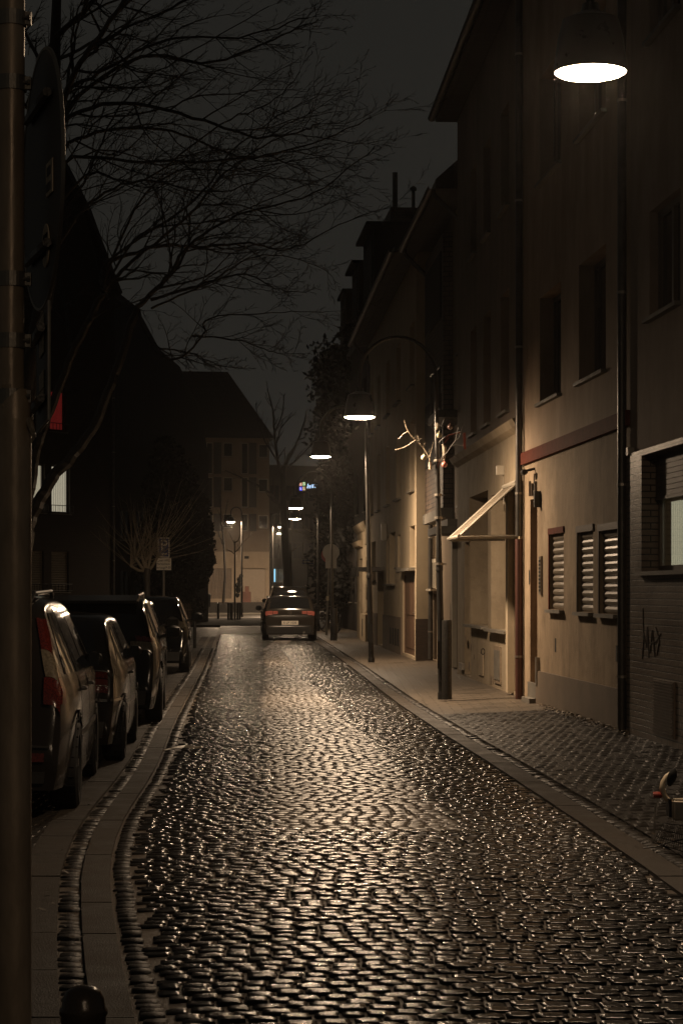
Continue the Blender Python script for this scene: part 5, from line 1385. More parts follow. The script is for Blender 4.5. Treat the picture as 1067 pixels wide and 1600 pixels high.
B.top('bumper_trim', M_chrome, .585, .61, -.93, .93, off=.02); B.strip('bumper_trim', M_chrome, .03, .33, .585, .61, .014); B.strip('side_strip', M_chrome, .96, 2.65, .50, .52, .010)
B.top('lower_bumper', M_black, .25, .40, -.92, .92, off=.01); B.seams((1.45, 2.62), .3, .92); B.handle(1.62, .80); B.mirrors(2.55, .95, M_black, .05, (.05, .06)); B.plate('K·LM 205', -.012, .44)

# C: large dark people carrier
pos, ang = put_car(25.0, -2.12, 1.82, -.070)
C = Car('parked_people_carrier', 'large black people carrier with wide rear window and roof spoiler, third in the row', pos, ang, wagon_sil(4.55, 1.53, .98, .46), 4.55, 1.82, 1.53, .98, .20, (.86, 3.62), .335, paint('black', (.018, .016, .014), .22), tumble=.74)
C.top('rear_window', M_carglass, 1.02, 1.43, -.84, .84, taper=.05); C.top('windscreen', M_carglass, 1.02, 1.42, -.86, .86, front=True)
C.side('side_window', M_carglass, .40, 1.12, .62, 1.14, 1.03, 1.41); C.side('side_window', M_carglass, 1.2, 2.1, 1.2, 2.06, 1.02, 1.44); C.side('side_window', M_carglass, 2.17, 3.35, 2.14, 2.8, 1.02, 1.43)
C.top('tail_light', M_tail, 1.0, 1.06, .74, .985, mirror=True, off=.014); C.top('tail_light', M_tailw, .90, .995, .66, .985, mirror=True, off=.013); C.side('tail_light', M_tailw, .05, .36, .08, .40, .90, .995, off=.010); C.side('tail_light', M_tail, .08, .40, .12, .38, 1.0, 1.05, off=.010)
q = MB(); q.prism([(.30, 1.46), (.34, 1.505), (.80, 1.55), (.82, 1.53), (.5, 1.47)], -.62, .62, 'xz'); q.v = [(a, b, c) for a, b, c in q.v]
sp = MB(); sp.add([(a, b, c) for a, b, c in [(.30, -.60, 1.455), (.30, .60, 1.455), (.30, .60, 1.49), (.30, -.60, 1.49), (.75, -.62, 1.53), (.75, .62, 1.53), (.75, .62, 1.555), (.75, -.62, 1.555)]], [(0, 1, 2, 3), (7, 6, 5, 4), (0, 3, 7, 4), (1, 5, 6, 2), (3, 2, 6, 7), (0, 4, 5, 1)]); sp.build('roof_spoiler', paint('grey_roof', (.10, .085, .07)), C.root)
for sg in (-1, 1):
    q = MB(); q.tube([(.50, sg * .60, 1.47), (.62, sg * .61, 1.55), (2.6, sg * .62, 1.575), (2.85, sg * .61, 1.50)], .020, 8); q.build('roof_rail', M_chrome, C.root)
C.top('lower_bumper', M_black, .25, .42, -.92, .92, off=.01); C.seams((1.16, 2.13, 3.1), .3, 1.0); C.handle(1.34, .88, M_chrome); C.handle(2.3, .88, M_chrome); C.mirrors(3.1, 1.03, M_black); C.plate('K·PA 77', -.012, .66)

# D: light hatchback
pos, ang = put_car(35.2, -2.98, 1.74, -.060)
Dc = Car('parked_hatchback', 'grey hatchback with round mirror, between the people carrier and the last black car', pos, ang, wagon_sil(4.1, 1.45, .95, .55), 4.1, 1.74, 1.45, .95, .20, (.78, 3.36), .31, paint('light_grey', (.17, .15, .125)), tumble=.72)
Dc.top('rear_window', M_carglass, 1.0, 1.36, -.78, .78, taper=.05); Dc.top('windscreen', M_carglass, 1.0, 1.34, -.84, .84, front=True)
Dc.side('side_window', M_carglass, .55, 1.62, .85, 1.60, 1.0, 1.33); Dc.side('side_window', M_carglass, 1.7, 3.05, 1.68, 2.5, .99, 1.35)
Dc.top('tail_light', M_tail, .80, 1.0, .78, .985, mirror=True, off=.012); Dc.side('tail_light', M_tail, .05, .28, .09, .26, .80, .98, off=.010)
Dc.seams((1.66, 2.9), .3, .97); Dc.handle(1.85, .85); Dc.mirrors(2.75, 1.02, M_black, .18, (.12, .10)); Dc.top('lower_bumper', M_black, .25, .42, -.92, .92, off=.01); Dc.plate('K·EV 930', -.012, .60)
# E: black hatch
pos, ang = put_car(41.2, -2.96, 1.78, -.060)
E_ = Car('parked_hatchback', 'last black hatchback of the row with its mirror sticking out, beside the dark bollard', pos, ang, wagon_sil(4.2, 1.50, .96, .50), 4.2, 1.78, 1.50, .96, .20, (.80, 3.42), .325, paint('deep_black', (.014, .013, .012), .2), tumble=.72)
E_.top('rear_window', M_carglass, 1.0, 1.40, -.78, .78, taper=.05); E_.top('windscreen', M_carglass, 1.0, 1.38, -.84, .84, front=True)
E_.side('side_window', M_carglass, .5, 1.6, .80, 1.58, 1.0, 1.38); E_.side('side_window', M_carglass, 1.68, 3.1, 1.66, 2.6, 1.0, 1.40)
E_.top('tail_light', M_tailw, .90, 1.02, .72, .985, mirror=True, off=.012); E_.side('tail_light', M_tailw, .06, .34, .10, .34, .90, 1.01, off=.010)
E_.seams((1.64, 2.95), .3, .98); E_.handle(1.82, .86); E_.mirrors(2.85, 1.04, M_black, .20, (.12, .10)); E_.top('lower_bumper', M_black, .25, .42, -.92, .92, off=.01); E_.plate('K·BO 12', -.012, .60)
q = MB(); q.tube([(1.1, 0, 1.49), (.95, 0, 1.66)], .006, 5); q.build('antenna', M_black, E_.root)

# golf-size hatchback parked at the right kerb
pos, ang = put_car(69.0, -.78, 1.80, -.045)
G = Car('parked_hatchback', 'grey brown hatchback seen squarely from behind at the right kerb, pale number plate', pos, ang, wagon_sil(4.25, 1.45, .98, .52), 4.25, 1.80, 1.45, .98, .20, (.82, 3.45), .32, paint('taupe', (.085, .07, .056)), tumble=.79, group='cars parked at the right kerb')
G.top('rear_window', M_carglass, 1.04, 1.38, -.84, .84, taper=.04); G.top('windscreen', M_carglass, 1.0, 1.34, -.84, .84, front=True)
G.side('side_window', M_carglass, .55, 1.62, .80, 1.60, 1.0, 1.36); G.side('side_window', M_carglass, 1.7, 3.05, 1.68, 2.55, .99, 1.38)
M_tail2 = mat('pale_red_tail_lens', (.30, .085, .065), .2, var=.25, nscale=30, coat=.4)
G.top('tail_light', M_tail2, .86, .955, .50, .70, mirror=True, off=.012); G.top('tail_light', M_tail2, .835, .965, .72, .975, mirror=True, off=.012); G.side('tail_light', M_tail2, .06, .26, .09, .22, .83, .96, off=.010)
em = MB(); xe = .035; zc = .905
em.lathe([(.052, 0), (.060, 0), (.060, .012), (.052, .012), (.052, 0)], 24, (xe - .0, 0, zc), 'x')
for P in ([(-.036, .040), (-.006, -.006)], [(.036, .040), (.006, -.006)], [(-.044, .014), (-.022, -.044)], [(-.022, -.044), (0, .008)], [(0, .008), (.022, -.044)], [(.022, -.044), (.044, .014)]):
    em.tube([(xe, a, zc + b) for a, b in P], .0065, 5)
em.build('round_badge', M_chrome, G.root)
text_obj('model_letters', 'G O L F', .05, M_chrome, G.root, (.045, .50, .80), (R(90), 0, R(-90)))
G.plate('K·LP 1038', -.006, .585, .54, .13)
G.top('bumper_seam', M_black, .50, .512, -.93, .93, off=.010); G.top('lower_bumper', M_black, .25, .44, -.92, .92, off=.012); G.seams((1.66, 2.9), .3, .97); G.mirrors(2.8, 1.02, M_black)
q = MB(); q.tube([(-.02, -.46, .27), (.3, -.46, .27)], .035, 10); q.build('exhaust_pipe', M_chrome, G.root)
q = MB(); q.tube([(.14, .0, 1.05), (.13, -.30, 1.07)], .010, 5); q.build('rear_wiper', M_black, G.root)
# estate in front of it
pos, ang = put_car(85, -1.12, 1.86, -.045)
H_ = Car('parked_suv', 'taller dark car with roof rails parked in front of the hatchback at the right kerb', pos, ang, wagon_sil(4.7, 1.80, 1.08, .40), 4.7, 1.86, 1.80, 1.08, .25, (.9, 3.7), .36, paint('dark_suv', (.03, .026, .022)), tumble=.74, group='cars parked at the right kerb')
H_.top('rear_window', M_carglass, 1.12, 1.66, -.80, .80, taper=.06); H_.top('windscreen', M_carglass, 1.1, 1.66, -.84, .84, front=True); H_.top('tail_light', M_tail, .95, 1.25, .80, .985, mirror=True, off=.012)
H_.side('side_window', M_carglass, .5, 1.8, .70, 1.78, 1.12, 1.66); H_.side('side_window', M_carglass, 1.88, 3.4, 1.86, 2.8, 1.12, 1.68); H_.mirrors(3.1, 1.2, M_black); H_.plate('K·U 552', -.012, .7)
for sg in (-1, 1):
    q = MB(); q.tube([(.5, sg * .64, 1.78), (.6, sg * .65, 1.85), (2.8, sg * .66, 1.86), (3.0, sg * .65, 1.80)], .022, 8); q.build('roof_rail', M_chrome, H_.root)

# ================================================================== BICYCLES
def bicycle(label, loc, rz, tilt=0.0, group=None, tiltx=0.0):
    root = thing('bicycle', label, 'bicycle', loc, rz, group); root.rotation_euler = (tiltx, tilt, rz)
    for x in (0, 1.05):
        w_ = MB(); r = .33
        w_.tube([(x + r * math.cos(q), 0, r + r * math.sin(q)) for q in np.linspace(0, 2 * math.pi, 33)], .017, 7, cap=False); wo = w_.build('wheel', M_rubber, root, smooth=True)
        sp_ = MB()
        for k in range(14): q = 2 * math.pi * k / 14; sp_.tube([(x, .02 * (-1) ** k, r), (x + .31 * math.cos(q), 0, r + .31 * math.sin(q))], .0018, 3)
        sp_.tube([(x, -.05, r), (x, .05, r)], .02, 8)
        sp_.tube([(x + .315 * math.cos(q), 0, r + .315 * math.sin(q)) for q in np.linspace(0, 2 * math.pi, 33)], .007, 5, cap=False); sp_.build('rim', M_chrome, wo)
        fe_ = MB(); fe_.tube([(x + .37 * math.cos(q), 0, r + .37 * math.sin(q)) for q in np.linspace(.2, 2.9, 14)], .018, 5); fe_.build('mudguard', M_black, root)
    f = MB(); bb = (.45, 0, .28); seat = (.30, 0, .78); head = (.86, 0, .80)
    f.tube([(0, 0, .33), bb], .012, 7); f.tube([(0, 0, .33), seat], .010, 7); f.tube([bb, seat], .016, 8); f.tube([bb, (.88, 0, .66)], .018, 8); f.tube([seat, head], .016, 8); f.tube([(.84, 0, .88), (.90, 0, .62), (1.05, 0, .33)], .015, 8)
    f.build('frame', mat('bike_paint', (.05, .045, .04), .3, .3, var=.1, coat=.5), root)
    s_ = MB(); s_.tube([seat, (.27, 0, .92)], .012, 7); s_.add([(.12, -.09, .93), (.12, .09, .93), (.40, .02, .94), (.40, -.02, .94), (.12, -.09, .97), (.12, .09, .97), (.40, .02, .965), (.40, -.02, .965)], [(0, 1, 2, 3), (7, 6, 5, 4), (0, 3, 7, 4), (1, 5, 6, 2), (3, 2, 6, 7), (0, 4, 5, 1)]); s_.build('saddle', M_rubber, root)
    h = MB(); h.tube([(.84, 0, .88), (.82, 0, .98)], .013, 7); h.tube([(.62, -.28, 1.0), (.78, -.26, 1.02), (.84, -.10, 1.0), (.84, .10, 1.0), (.78, .26, 1.02), (.62, .28, 1.0)], .011, 8); h.build('handlebar', M_chrome, root)
    c_ = MB(); c_.lathe([(.0, -.01), (.09, -.01), (.09, .01), (0, .01)], 18, (.45, -.05, .28), 'y'); c_.tube([(.45, -.06, .28), (.45, -.06, .12)], .008, 5); c_.tube([(.45, .06, .28), (.45, .06, .44)], .008, 5); c_.build('crank', M_galv, root)
    l = MB(); l.lathe([(0, 0), (.04, 0), (.045, .05), (0, .06)], 12, (.93, 0, .78), 'x'); l.build('headlight', M_chrome, root)
    return root
bicycle('parked bicycle leaning by the ivy beside the round sign post', (at(527, 0, 80).x, 80, .05), R(100), R(6) * 0, 'bicycles parked by the ivy', R(8))
bicycle('parked bicycle behind the rear of the grey brown hatchback', (at(507, 0, 83).x, 83, .05), R(60), 0, 'bicycles parked by the ivy', R(-7))
bicycle('farther parked bicycle standing between the two far lamp poles', (at(502, 0, 89).x, 89, .05), R(120), 0, 'bicycles parked by the ivy', R(6))

# toppled bicycle cut by the right edge: its bar, headlight and wire basket reach into view
DK = 12.85
root = thing('toppled_bicycle', 'bicycle fallen at the kerb at the right edge, pale handlebar and wire basket', 'bicycle', (at(1052, 0, DK).x, DK, .03))
def kp_(px, py, dy=0.0):
    p = at(px, py, DK + dy); return Vector((p.x, p.y, p.z)) - root.location
M_cream2 = mat('cream_bar_paint', (.78, .66, .48), .3, var=.15, coat=.4)
q = MB(); q.tube([kp_(1046, 1208, .02), kp_(1040, 1213, .01), kp_(1035, 1222), kp_(1033.5, 1232), kp_(1036, 1241), kp_(1041, 1248), kp_(1048, 1252), kp_(1060, 1258, .03), kp_(1085, 1268, .1)], [.010, .013, .016, .018, .018, .017, .016, .016, .016], 12); hb = q.build('handlebar', M_cream2, root, smooth='auto')
q = MB()
for i in range(9):
    pass
prof = [(0, -.06), (.012, -.055), (.026, -.02), (.028, .01), (.020, .045), (0, .058)]
c0 = kp_(1049, 1214, .0)
q.lathe(prof, 14, (0, 0, 0)); M_ = Matrix.Translation(c0) @ Matrix.Rotation(R(18), 4, 'Y') @ Matrix.Diagonal((1, .5, 1, 1)); q.v = [tuple(M_ @ Vector(v)) for v in q.v]; q.build('grip', M_rubber, hb, smooth=True)
q = MB(); a = kp_(1048, 1248); q.box(a.x, a.x + .13, -.06, .05, a.z - .13, a.z); q2 = q.build('headlight_box', mat('dull_grey_plastic', (.50, .44, .35), .35, var=.2), root); bm_ = bmesh.new(); bm_.from_mesh(q2.data); bmesh.ops.bevel(bm_, geom=bm_.edges[:], offset=.014, segments=3, affect='EDGES'); bm_.to_mesh(q2.data); bm_.free()
q = MB(); a = kp_(1045, 1260); q.box(a.x - .012, a.x + .004, -.07, .06, a.z - .06, a.z + .05); q.build('rubber_strap', M_black, root)
q = MB(); a = kp_(1026, 1242); q.lathe([(0, -.026), (.018, -.026), (.020, .0), (.018, .026), (0, .028)], 14, tuple(a), 'x'); q.build('red_bell', mat('red_bell', (.30, .05, .035), .3, var=.1, coat=.5), root)
q = MB(); q.tube([kp_(1027, 1249), kp_(1023, 1265), kp_(1021.5, 1282), kp_(1022, 1304)], .0022, 5); q.tube([kp_(1044, 1222), kp_(1040, 1232)], .002, 4); q.build('brake_cable', M_frame, root)
q = MB()
top_l, top_r, bot_l, bot_r = (1036, 1286), (1085, 1292), (1019, 1316), (1090, 1338)
n = 20
def bp_(u, v, dy):
    x = (top_l[0] + (top_r[0] - top_l[0]) * u) * (1 - v) + (bot_l[0] + (bot_r[0] - bot_l[0]) * u) * v
    y = (top_l[1] + (top_r[1] - top_l[1]) * u) * (1 - v) + (bot_l[1] + (bot_r[1] - bot_l[1]) * u) * v
    return kp_(x, y, dy)
for dy in (-.07, .10):
    for i in range(n + 1): q.tube([bp_(i / n, 0, dy * .7), bp_(i / n, 1, dy)], .0022, 4)
    for v in (0, .35, .7, 1): q.tube([bp_(0, v, dy), bp_(1, v, dy)], .0032, 4)
for v in (0, .35, .7, 1):
    for u in (0, 1): q.tube([bp_(u, v, -.07), bp_(u, v, .10)], .003, 4)
for i in range(n // 2 + 1): q.tube([bp_(2 * i / n, 1, -.07), bp_(2 * i / n, 1, .10)], .0022, 4)
q.build('wire_basket', M_black, root)
q = MB(); q.tube([kp_(1004, 1325, -.05), kp_(1025, 1323, -.05), kp_(1045, 1316, -.05), kp_(1068, 1311, -.05), kp_(1120, 1306)], .005, 6); q.build('mudguard_stay', M_black, root)
fr = MB(); ox = .12
for cx_ in (.62, 1.62):
    fr2 = MB(); fr2.tube([(cx_ + .33 * math.cos(a_), .05 + .33 * math.sin(a_), .04) for a_ in np.linspace(0, 2 * math.pi, 33)], .018, 7, cap=False); wo = fr2.build('wheel', M_rubber, root, smooth=True)
    sp_ = MB()
    for k in range(14): a_ = 2 * math.pi * k / 14; sp_.tube([(cx_, .05, .05), (cx_ + .32 * math.cos(a_), .05 + .32 * math.sin(a_), .04)], .0018, 3)
    sp_.build('rim', M_chrome, wo)
fr.tube([(.22, .0, .20), (.50, .03, .10), (1.05, .12, .09)], .016, 8); fr.tube([(.5, .03, .10), (1.62, .05, .05)], .014, 8); fr.tube([(.25, 0, .24), (.62, .05, .05)], .012, 8); fr.tube([(1.05, .12, .09), (1.35, .35, .12)], .014, 8)
fr.build('frame', M_cream2, root)

# ================================================================== TREES
def branch(mb, p, d, L, r, lev, rs, bend=.22, up=.05, nchild=(5, 7), kr=.55, minr=.003, sides=(7, 5, 4, 3), spread=(.5, .95), drift=Vector((0, 0, 0)), lenk=.62):
    n = max(3, int(L / .28)) if lev < 2 else 4
    pts = [p.copy()]; dd = d.normalized(); rad = [r]
    for i in range(n):
        dd = (dd + Vector((rs.gauss(0, bend), rs.gauss(0, bend), rs.gauss(0, bend) + up)) * .5 + drift * .1).normalized()
        pts.append(pts[-1] + dd * (L / n)); rad.append(max(minr * .6, r * (1 - .78 * (i + 1) / n)))
    mb.tube(pts, rad, sides[min(lev, len(sides) - 1)], cap=False)
    return pts, rad
def grow(mb, p, d, L, r, lev, maxlev, rs, **k):
    pts, rad = branch(mb, p, d, L, r, lev, rs, bend=k.get('bend', .22), up=k.get('up', .05), drift=k.get('drift', Vector((0, 0, 0))))
    if lev >= maxlev: return
    spawn(mb, pts, rad, L, lev, maxlev, rs, **k)
def spawn(mb, pts, rad, L, lev, maxlev, rs, **k):
    n = k.get('n', (9, 8, 6, 4))[min(lev, 3)]
    for i in range(n):
        f = (i + rs.random()) / n * .88 + .12
        j = min(len(pts) - 2, int(f * (len(pts) - 1))); u = f * (len(pts) - 1) - j
        q = pts[j].lerp(pts[j + 1], min(1, max(0, u))); rr = rad[j]
        ax = (pts[j + 1] - pts[j]).normalized()
        s_ = ax.orthogonal().normalized(); s_.rotate(Matrix.Rotation(rs.uniform(0, 2 * math.pi), 3, ax))
        a = rs.uniform(*k.get('spread', (.45, .85)))
        nd = (ax * math.cos(a) + s_ * math.sin(a)).normalized()
        ll = L * k.get('lenk', .5) * (1 - .55 * f) * rs.uniform(.6, 1.25)
        grow(mb, q, nd, ll, max(k.get('minr', .004), rr * .55), lev + 1, maxlev, rs, **k)
def limb(mb, px_pts, D0, D1, r0, r1, rs, sub=True, **k):
    pts = []; n = len(px_pts)
    for i, (a, b) in enumerate(px_pts):
        f = i / (n - 1); pts.append(at(a, b, D0 + (D1 - D0) * f))
    # resample smooth
    P = [(p.x, p.y, p.z) for p in pts]
    out = []; m_ = 6 * (n - 1)
    for i in range(m_ + 1):
        f = i / m_ * (n - 1); j = min(n - 2, int(f)); t_ = f - j
        p0, p1, p2, p3 = [Vector(P[min(max(q, 0), n - 1)]) for q in (j - 1, j, j + 1, j + 2)]
        v = .5 * ((2 * p1) + (p2 - p0) * t_ + (2 * p0 - 5 * p1 + 4 * p2 - p3) * t_ ** 2 + (3 * p1 - p0 - 3 * p2 + p3) * t_ ** 3)
        out.append(v + Vector((rs.gauss(0, .012), rs.gauss(0, .03), rs.gauss(0, .012))))
    rad = [r0 + (r1 - r0) * (i / m_) ** .8 for i in range(m_ + 1)]
    mb.tube(out, rad, 7, cap=False)
    L = sum((b - a).length for a, b in zip(out[:-1], out[1:]))
    if sub: spawn(mb, out, rad, L, k.pop('lev', 0), k.pop('maxlev', 3), rs, **k)
    return out

rs = random.Random(21)
# big bare tree 1: trunk just right of the sign
DT = 36.0
t1 = thing('bare_tree', 'big bare tree, trunk rising close beside the near sign pole, long limbs over the street', 'tree', (at(24, 0, DT).x, DT, 0))
mb = MB(); base = Vector((at(24, 0, DT).x, DT, -.02))
trunk = [base, at(24, 900, DT), at(28, 760, DT), at(38, 640, DT), at(58, 530, DT), at(76, 430, DT), at(84, 260, DT), at(86, 90, DT), at(92, -80, DT), at(110, -300, DT)]
mb.tube(trunk, [.22, .19, .18, .17, .16, .15, .13, .10, .06, .012], 14, cap=False)
mb.v = [tuple(Vector(v) - t1.location) for v in mb.v]; mb.build('trunk', M_bark, t1, smooth=True, fix=False)
cw = MB(); kw = dict(n=(15, 9, 6, 3), up=.03, bend=.34, lenk=.36, spread=(.35, .85), minr=.0042, drift=Vector((.5, 0, .12)))
limbs1 = [([(84, 180), (100, 146), (168, 107), (261, 61), (373, 58), (480, 30)], 36, 33, .055, .012),
          ([(84, 260), (110, 166), (222, 88), (334, 97), (441, 54), (500, 30)], 36, 38, .06, .012),
          ([(82, 300), (100, 190), (197, 161), (319, 190), (402, 214), (470, 205), (500, 190)], 36, 31, .06, .01),
          ([(80, 340), (100, 234), (178, 202), (270, 205), (373, 244), (470, 234), (520, 225)], 36, 40, .055, .01),
          ([(80, 380), (100, 255), (222, 253), (373, 248), (490, 224), (582, 182)], 36, 34, .05, .010),
          ([(84, 60), (130, 20), (200, -60), (330, -120), (460, -180)], 36, 33, .07, .02),
          ([(84, 200), (120, 110), (160, 50), (200, -5), (240, -70)], 36, 30, .075, .03),
          ([(84, 330), (144, 270), (222, 283), (344, 195), (420, 160), (470, 110)], 36, 33, .035, .008),
          ([(80, 420), (100, 330), (129, 290), (146, 252), (200, 150), (300, 80), (420, 10)], 36, 38, .04, .01),
          ([(82, 100), (140, 70), (250, 20), (350, -30), (440, -60)], 36, 40, .045, .01),
          ([(80, 400), (140, 318), (222, 283), (344, 300), (440, 262)], 36, 32, .04, .008),
          ([(84, 160), (60, 90), (20, 20), (-60, -90)], 36, 38, .06, .02), ([(82, 230), (55, 180), (10, 150), (-80, 90)], 36, 33, .05, .02)]
for pts, a, b, r0, r1 in limbs1: limb(cw, pts, a, b, r0 * .8, r1 * .8, rs, **dict(kw))
cw.v = [tuple(Vector(v) - t1.location) for v in cw.v]; cw.build('crown', M_bark, t1, fix=False)
# big bare tree 2: farther, limbs sweep up from low left
DT = 46.0
t2 = thing('bare_tree', 'second big bare tree behind, low curved limb crossing the lit window', 'tree', (at(28, 0, DT).x, DT, 0))
mb = MB(); base = Vector((at(28, 0, DT).x, DT, -.02)); mb.tube([base, at(30, 900, DT), at(42, 830, DT)], [.26, .22, .19], 14, cap=False)
mb.v = [tuple(Vector(v) - t2.location) for v in mb.v]; mb.build('trunk', M_bark, t2, smooth=True, fix=False)
cw = MB(); kw = dict(n=(15, 9, 6, 3), up=.03, bend=.34, lenk=.36, spread=(.35, .85), minr=.0052, drift=Vector((.5, 0, .10)))
stem = [([(42, 832), (58, 790), (85, 745), (115, 712), (150, 660), (180, 585), (215, 482)], 46, 46, .15, .09),
        ([(40, 835), (48, 760), (58, 700), (80, 640), (110, 560), (140, 500), (163, 455)], 46, 44, .13, .07)]
for pts, a, b, r0, r1 in stem: limb(cw, pts, a, b, r0, r1, rs, sub=False)
limbs2 = [([(163, 455), (173, 440), (217, 400), (295, 336), (344, 278), (400, 235), (470, 200)], 44, 42, .07, .012),
          ([(215, 482), (261, 434), (295, 385), (373, 336), (490, 302), (587, 229)], 46, 44, .075, .010),
          ([(163, 410), (246, 385), (320, 385), (392, 380), (451, 390), (529, 351), (612, 322)], 45, 49, .06, .009),
          ([(236, 468), (310, 446), (383, 429), (430, 450), (480, 458)], 46, 43, .045, .008),
          ([(215, 482), (240, 545), (280, 560), (319, 522), (329, 497), (441, 487), (509, 487)], 46, 44, .05, .008),
          ([(300, 525), (373, 531), (420, 548), (461, 556)], 46, 42, .03, .007),
          ([(163, 455), (168, 409), (305, 312), (360, 240), (420, 190), (500, 150)], 44, 48, .05, .010),
          ([(215, 482), (290, 400), (300, 330), (360, 320), (460, 335), (560, 300)], 46, 50, .05, .009),
          ([(120, 540), (150, 470), (210, 330), (270, 270), (380, 265), (520, 240)], 45, 41, .05, .009),
          ([(236, 480), (330, 440), (400, 400), (480, 410), (520, 432)], 46, 49, .035, .008),
          ([(110, 560), (100, 470), (70, 380), (30, 300), (-40, 200)], 45, 48, .05, .02), ([(250, 545), (300, 552), (340, 570), (375, 575)], 46, 45, .03, .006),
          ([(140, 500), (180, 420), (230, 360), (330, 345), (450, 300), (545, 262)], 44, 47, .045, .009)]
for pts, a, b, r0, r1 in limbs2: limb(cw, pts, a, b, r0 * .8, r1 * .8, rs, **dict(kw))
cw.v = [tuple(Vector(v) - t2.location) for v in cw.v]; cw.build('crown', M_bark, t2, fix=False)

# pollarded street tree by the parking sign
DT = 56.0
t3 = thing('pollarded_tree', 'small pollarded tree with a fan of thin shoots behind the parking sign', 'tree', (at(230, 0, DT).x, DT, .06))
mb = MB(); P = lambda a, b, D=DT: at(a, b, D) - t3.location
mb.tube([Vector((0, 0, -.02)), P(230, 940), P(230, 912), P(229, 900), P(231, 888)], [.10, .085, .08, .10, .085], 10, cap=False); mb.build('trunk', M_bark, t3, smooth=True, fix=False)
cw = MB(); rs2 = random.Random(5)
heads = []
for a, b in ((212, 872), (222, 868), (236, 866), (246, 872), (204, 884), (228, 878)):
    cw.tube([P(230, 893), P((230 + a) / 2, (893 + b) / 2 + 3), P(a, b)], [.05, .04, .035], 7, cap=False); heads.append(P(a, b))
for i in range(95):
    h = rs2.choice(heads); an = rs2.gauss(.20, .62); ln = rs2.uniform(.7, 2.2) * (1.15 if an > .2 else .9)
    d_ = Vector((math.sin(an), rs2.gauss(0, .35), math.cos(an))).normalized()
    pts, rad = branch(cw, h.copy(), d_, ln, .010, 2, rs2, bend=.10, up=.10)
    if rs2.random() < .5: spawn(cw, pts, rad, ln, 2, 3, rs2, n=(3, 3, 3, 3), lenk=.3, minr=.004, bend=.15)
cw.build('crown', M_paletwig, t3, fix=False)

# dark shrubs and hedge at left
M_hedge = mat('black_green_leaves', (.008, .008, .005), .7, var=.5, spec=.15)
t4 = thing('evergreen_tree', 'dense black evergreen tree beside the far apartment house', 'tree', (at(285, 0, 96).x, 96, 0))
mb = MB(); mb.tube([(0, 0, 0), (.1, 0, 3), (0, 0, 6)], [.16, .12, .05], 8); mb.build('trunk', M_bark, t4)
cw = MB(); rs3 = random.Random(9); cs_ = []
for px, py, r in ((285, 900, 1.0), (270, 870, 1.2), (300, 850, 1.1), (312, 830, .7), (290, 800, 1.2), (265, 790, 1.2), (300, 790, .8), (275, 750, 1.1), (262, 720, .9), (255, 830, 1.1), (318, 870, .5), (322, 890, .3), (328, 876, .25), (250, 760, .8), (245, 900, 1.), (265, 930, .9), (312, 905, .4), (308, 800, .5), (258, 700, .5)):
    p = at(px, py, 96 + rs3.uniform(-1, 1)); cs_.append((tuple(p - t4.location), r))
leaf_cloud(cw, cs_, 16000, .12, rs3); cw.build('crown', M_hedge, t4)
t5 = thing('shrub', 'dark shrub behind the fence at the foot of the brick house', 'shrub', (at(275, 0, 88).x, 88, 0))
cw = MB(); leaf_cloud(cw, [((rs3.uniform(-1.2, .8), rs3.uniform(-.5, .5), rs3.uniform(.4, 2.2)), rs3.uniform(.3, .6)) for _ in range(14)], 3500, .06, rs3); cw.build('foliage', M_leaf, t5)
for k in range(3):
    pass
fn = thing('picket_fence', 'low dark picket fence before the shrub', 'fence', (at(262, 0, 86).x, 86, .0))
m_ = MB()
for i in range(15): x = i * .065 * 1.0; m_.box(x, x + .03, -.01, .01, .05, 1.12 + .02 * (i % 2))
m_.build('picket', M_darkwood, fn); m_ = MB(); m_.box(-.05, 1.0, .012, .04, .3, .36); m_.box(-.05, 1.0, .012, .04, .85, .91); m_.build('rail', M_darkwood, fn)

# far trees
def bare(label, px, D, segs, limbs, r, seed, z0=0.0, m=M_bark, kw=None, group=None):
    root = thing('bare_tree', label, 'tree', (at(px, 0, D).x, D, z0), 0, group)
    mb = MB(); tr = [Vector((0, 0, -.02))] + [at(a, b, D) - root.location for a, b in segs]
    mb.tube(tr, [r * (1 - .5 * i / len(segs)) for i in range(len(tr))], 9, cap=False); mb.build('trunk', m, root, smooth=True, fix=False)
    c = MB(); rs_ = random.Random(seed)
    for pts, r0, r1 in limbs: limb(c, pts, D, D + rs_.uniform(-3, 3), r0, r1, rs_, **dict(kw or dict(n=(9, 6, 4, 3), up=.12, bend=.3, lenk=.32, minr=.010, maxlev=3)))
    c.v = [tuple(Vector(v) - root.location) for v in c.v]; c.build('crown', m, root, fix=False)
    return root
bare('large bare tree beyond the crossing against the sky above the neon sign', 450, 128, [(450, 900), (446, 860), (443, 800), (442, 740)],
     [([(442, 745), (434, 720), (429, 680), (426, 640), (418, 608)], .14, .03), ([(442, 745), (447, 725), (460, 700), (472, 670), (480, 640)], .13, .03), ([(443, 800), (430, 780), (415, 765), (385, 750), (352, 735)], .12, .03), ([(450, 730), (470, 712), (490, 690), (505, 660)], .08, .02), ([(434, 720), (415, 690), (405, 660), (400, 630)], .07, .02), ([(428, 680), (440, 650), (445, 615)], .06, .02), ([(443, 780), (460, 760), (480, 745)], .07, .02), ([(430, 700), (440, 668), (462, 645)], .06, .02)], .34, 3)
bare('slim young bare tree standing before the brown panels', 349, 150, [(352, 900), (350, 850), (347, 820)], [([(347, 830), (345, 800), (343, 770)], .06, .02), ([(348, 850), (343, 835), (340, 828)], .05, .015), ([(348, 830), (352, 805), (356, 780)], .04, .015)], .11, 5, z0=.8, kw=dict(n=(5, 3, 3, 2), up=.2, bend=.2, lenk=.3, minr=.012, maxlev=2))
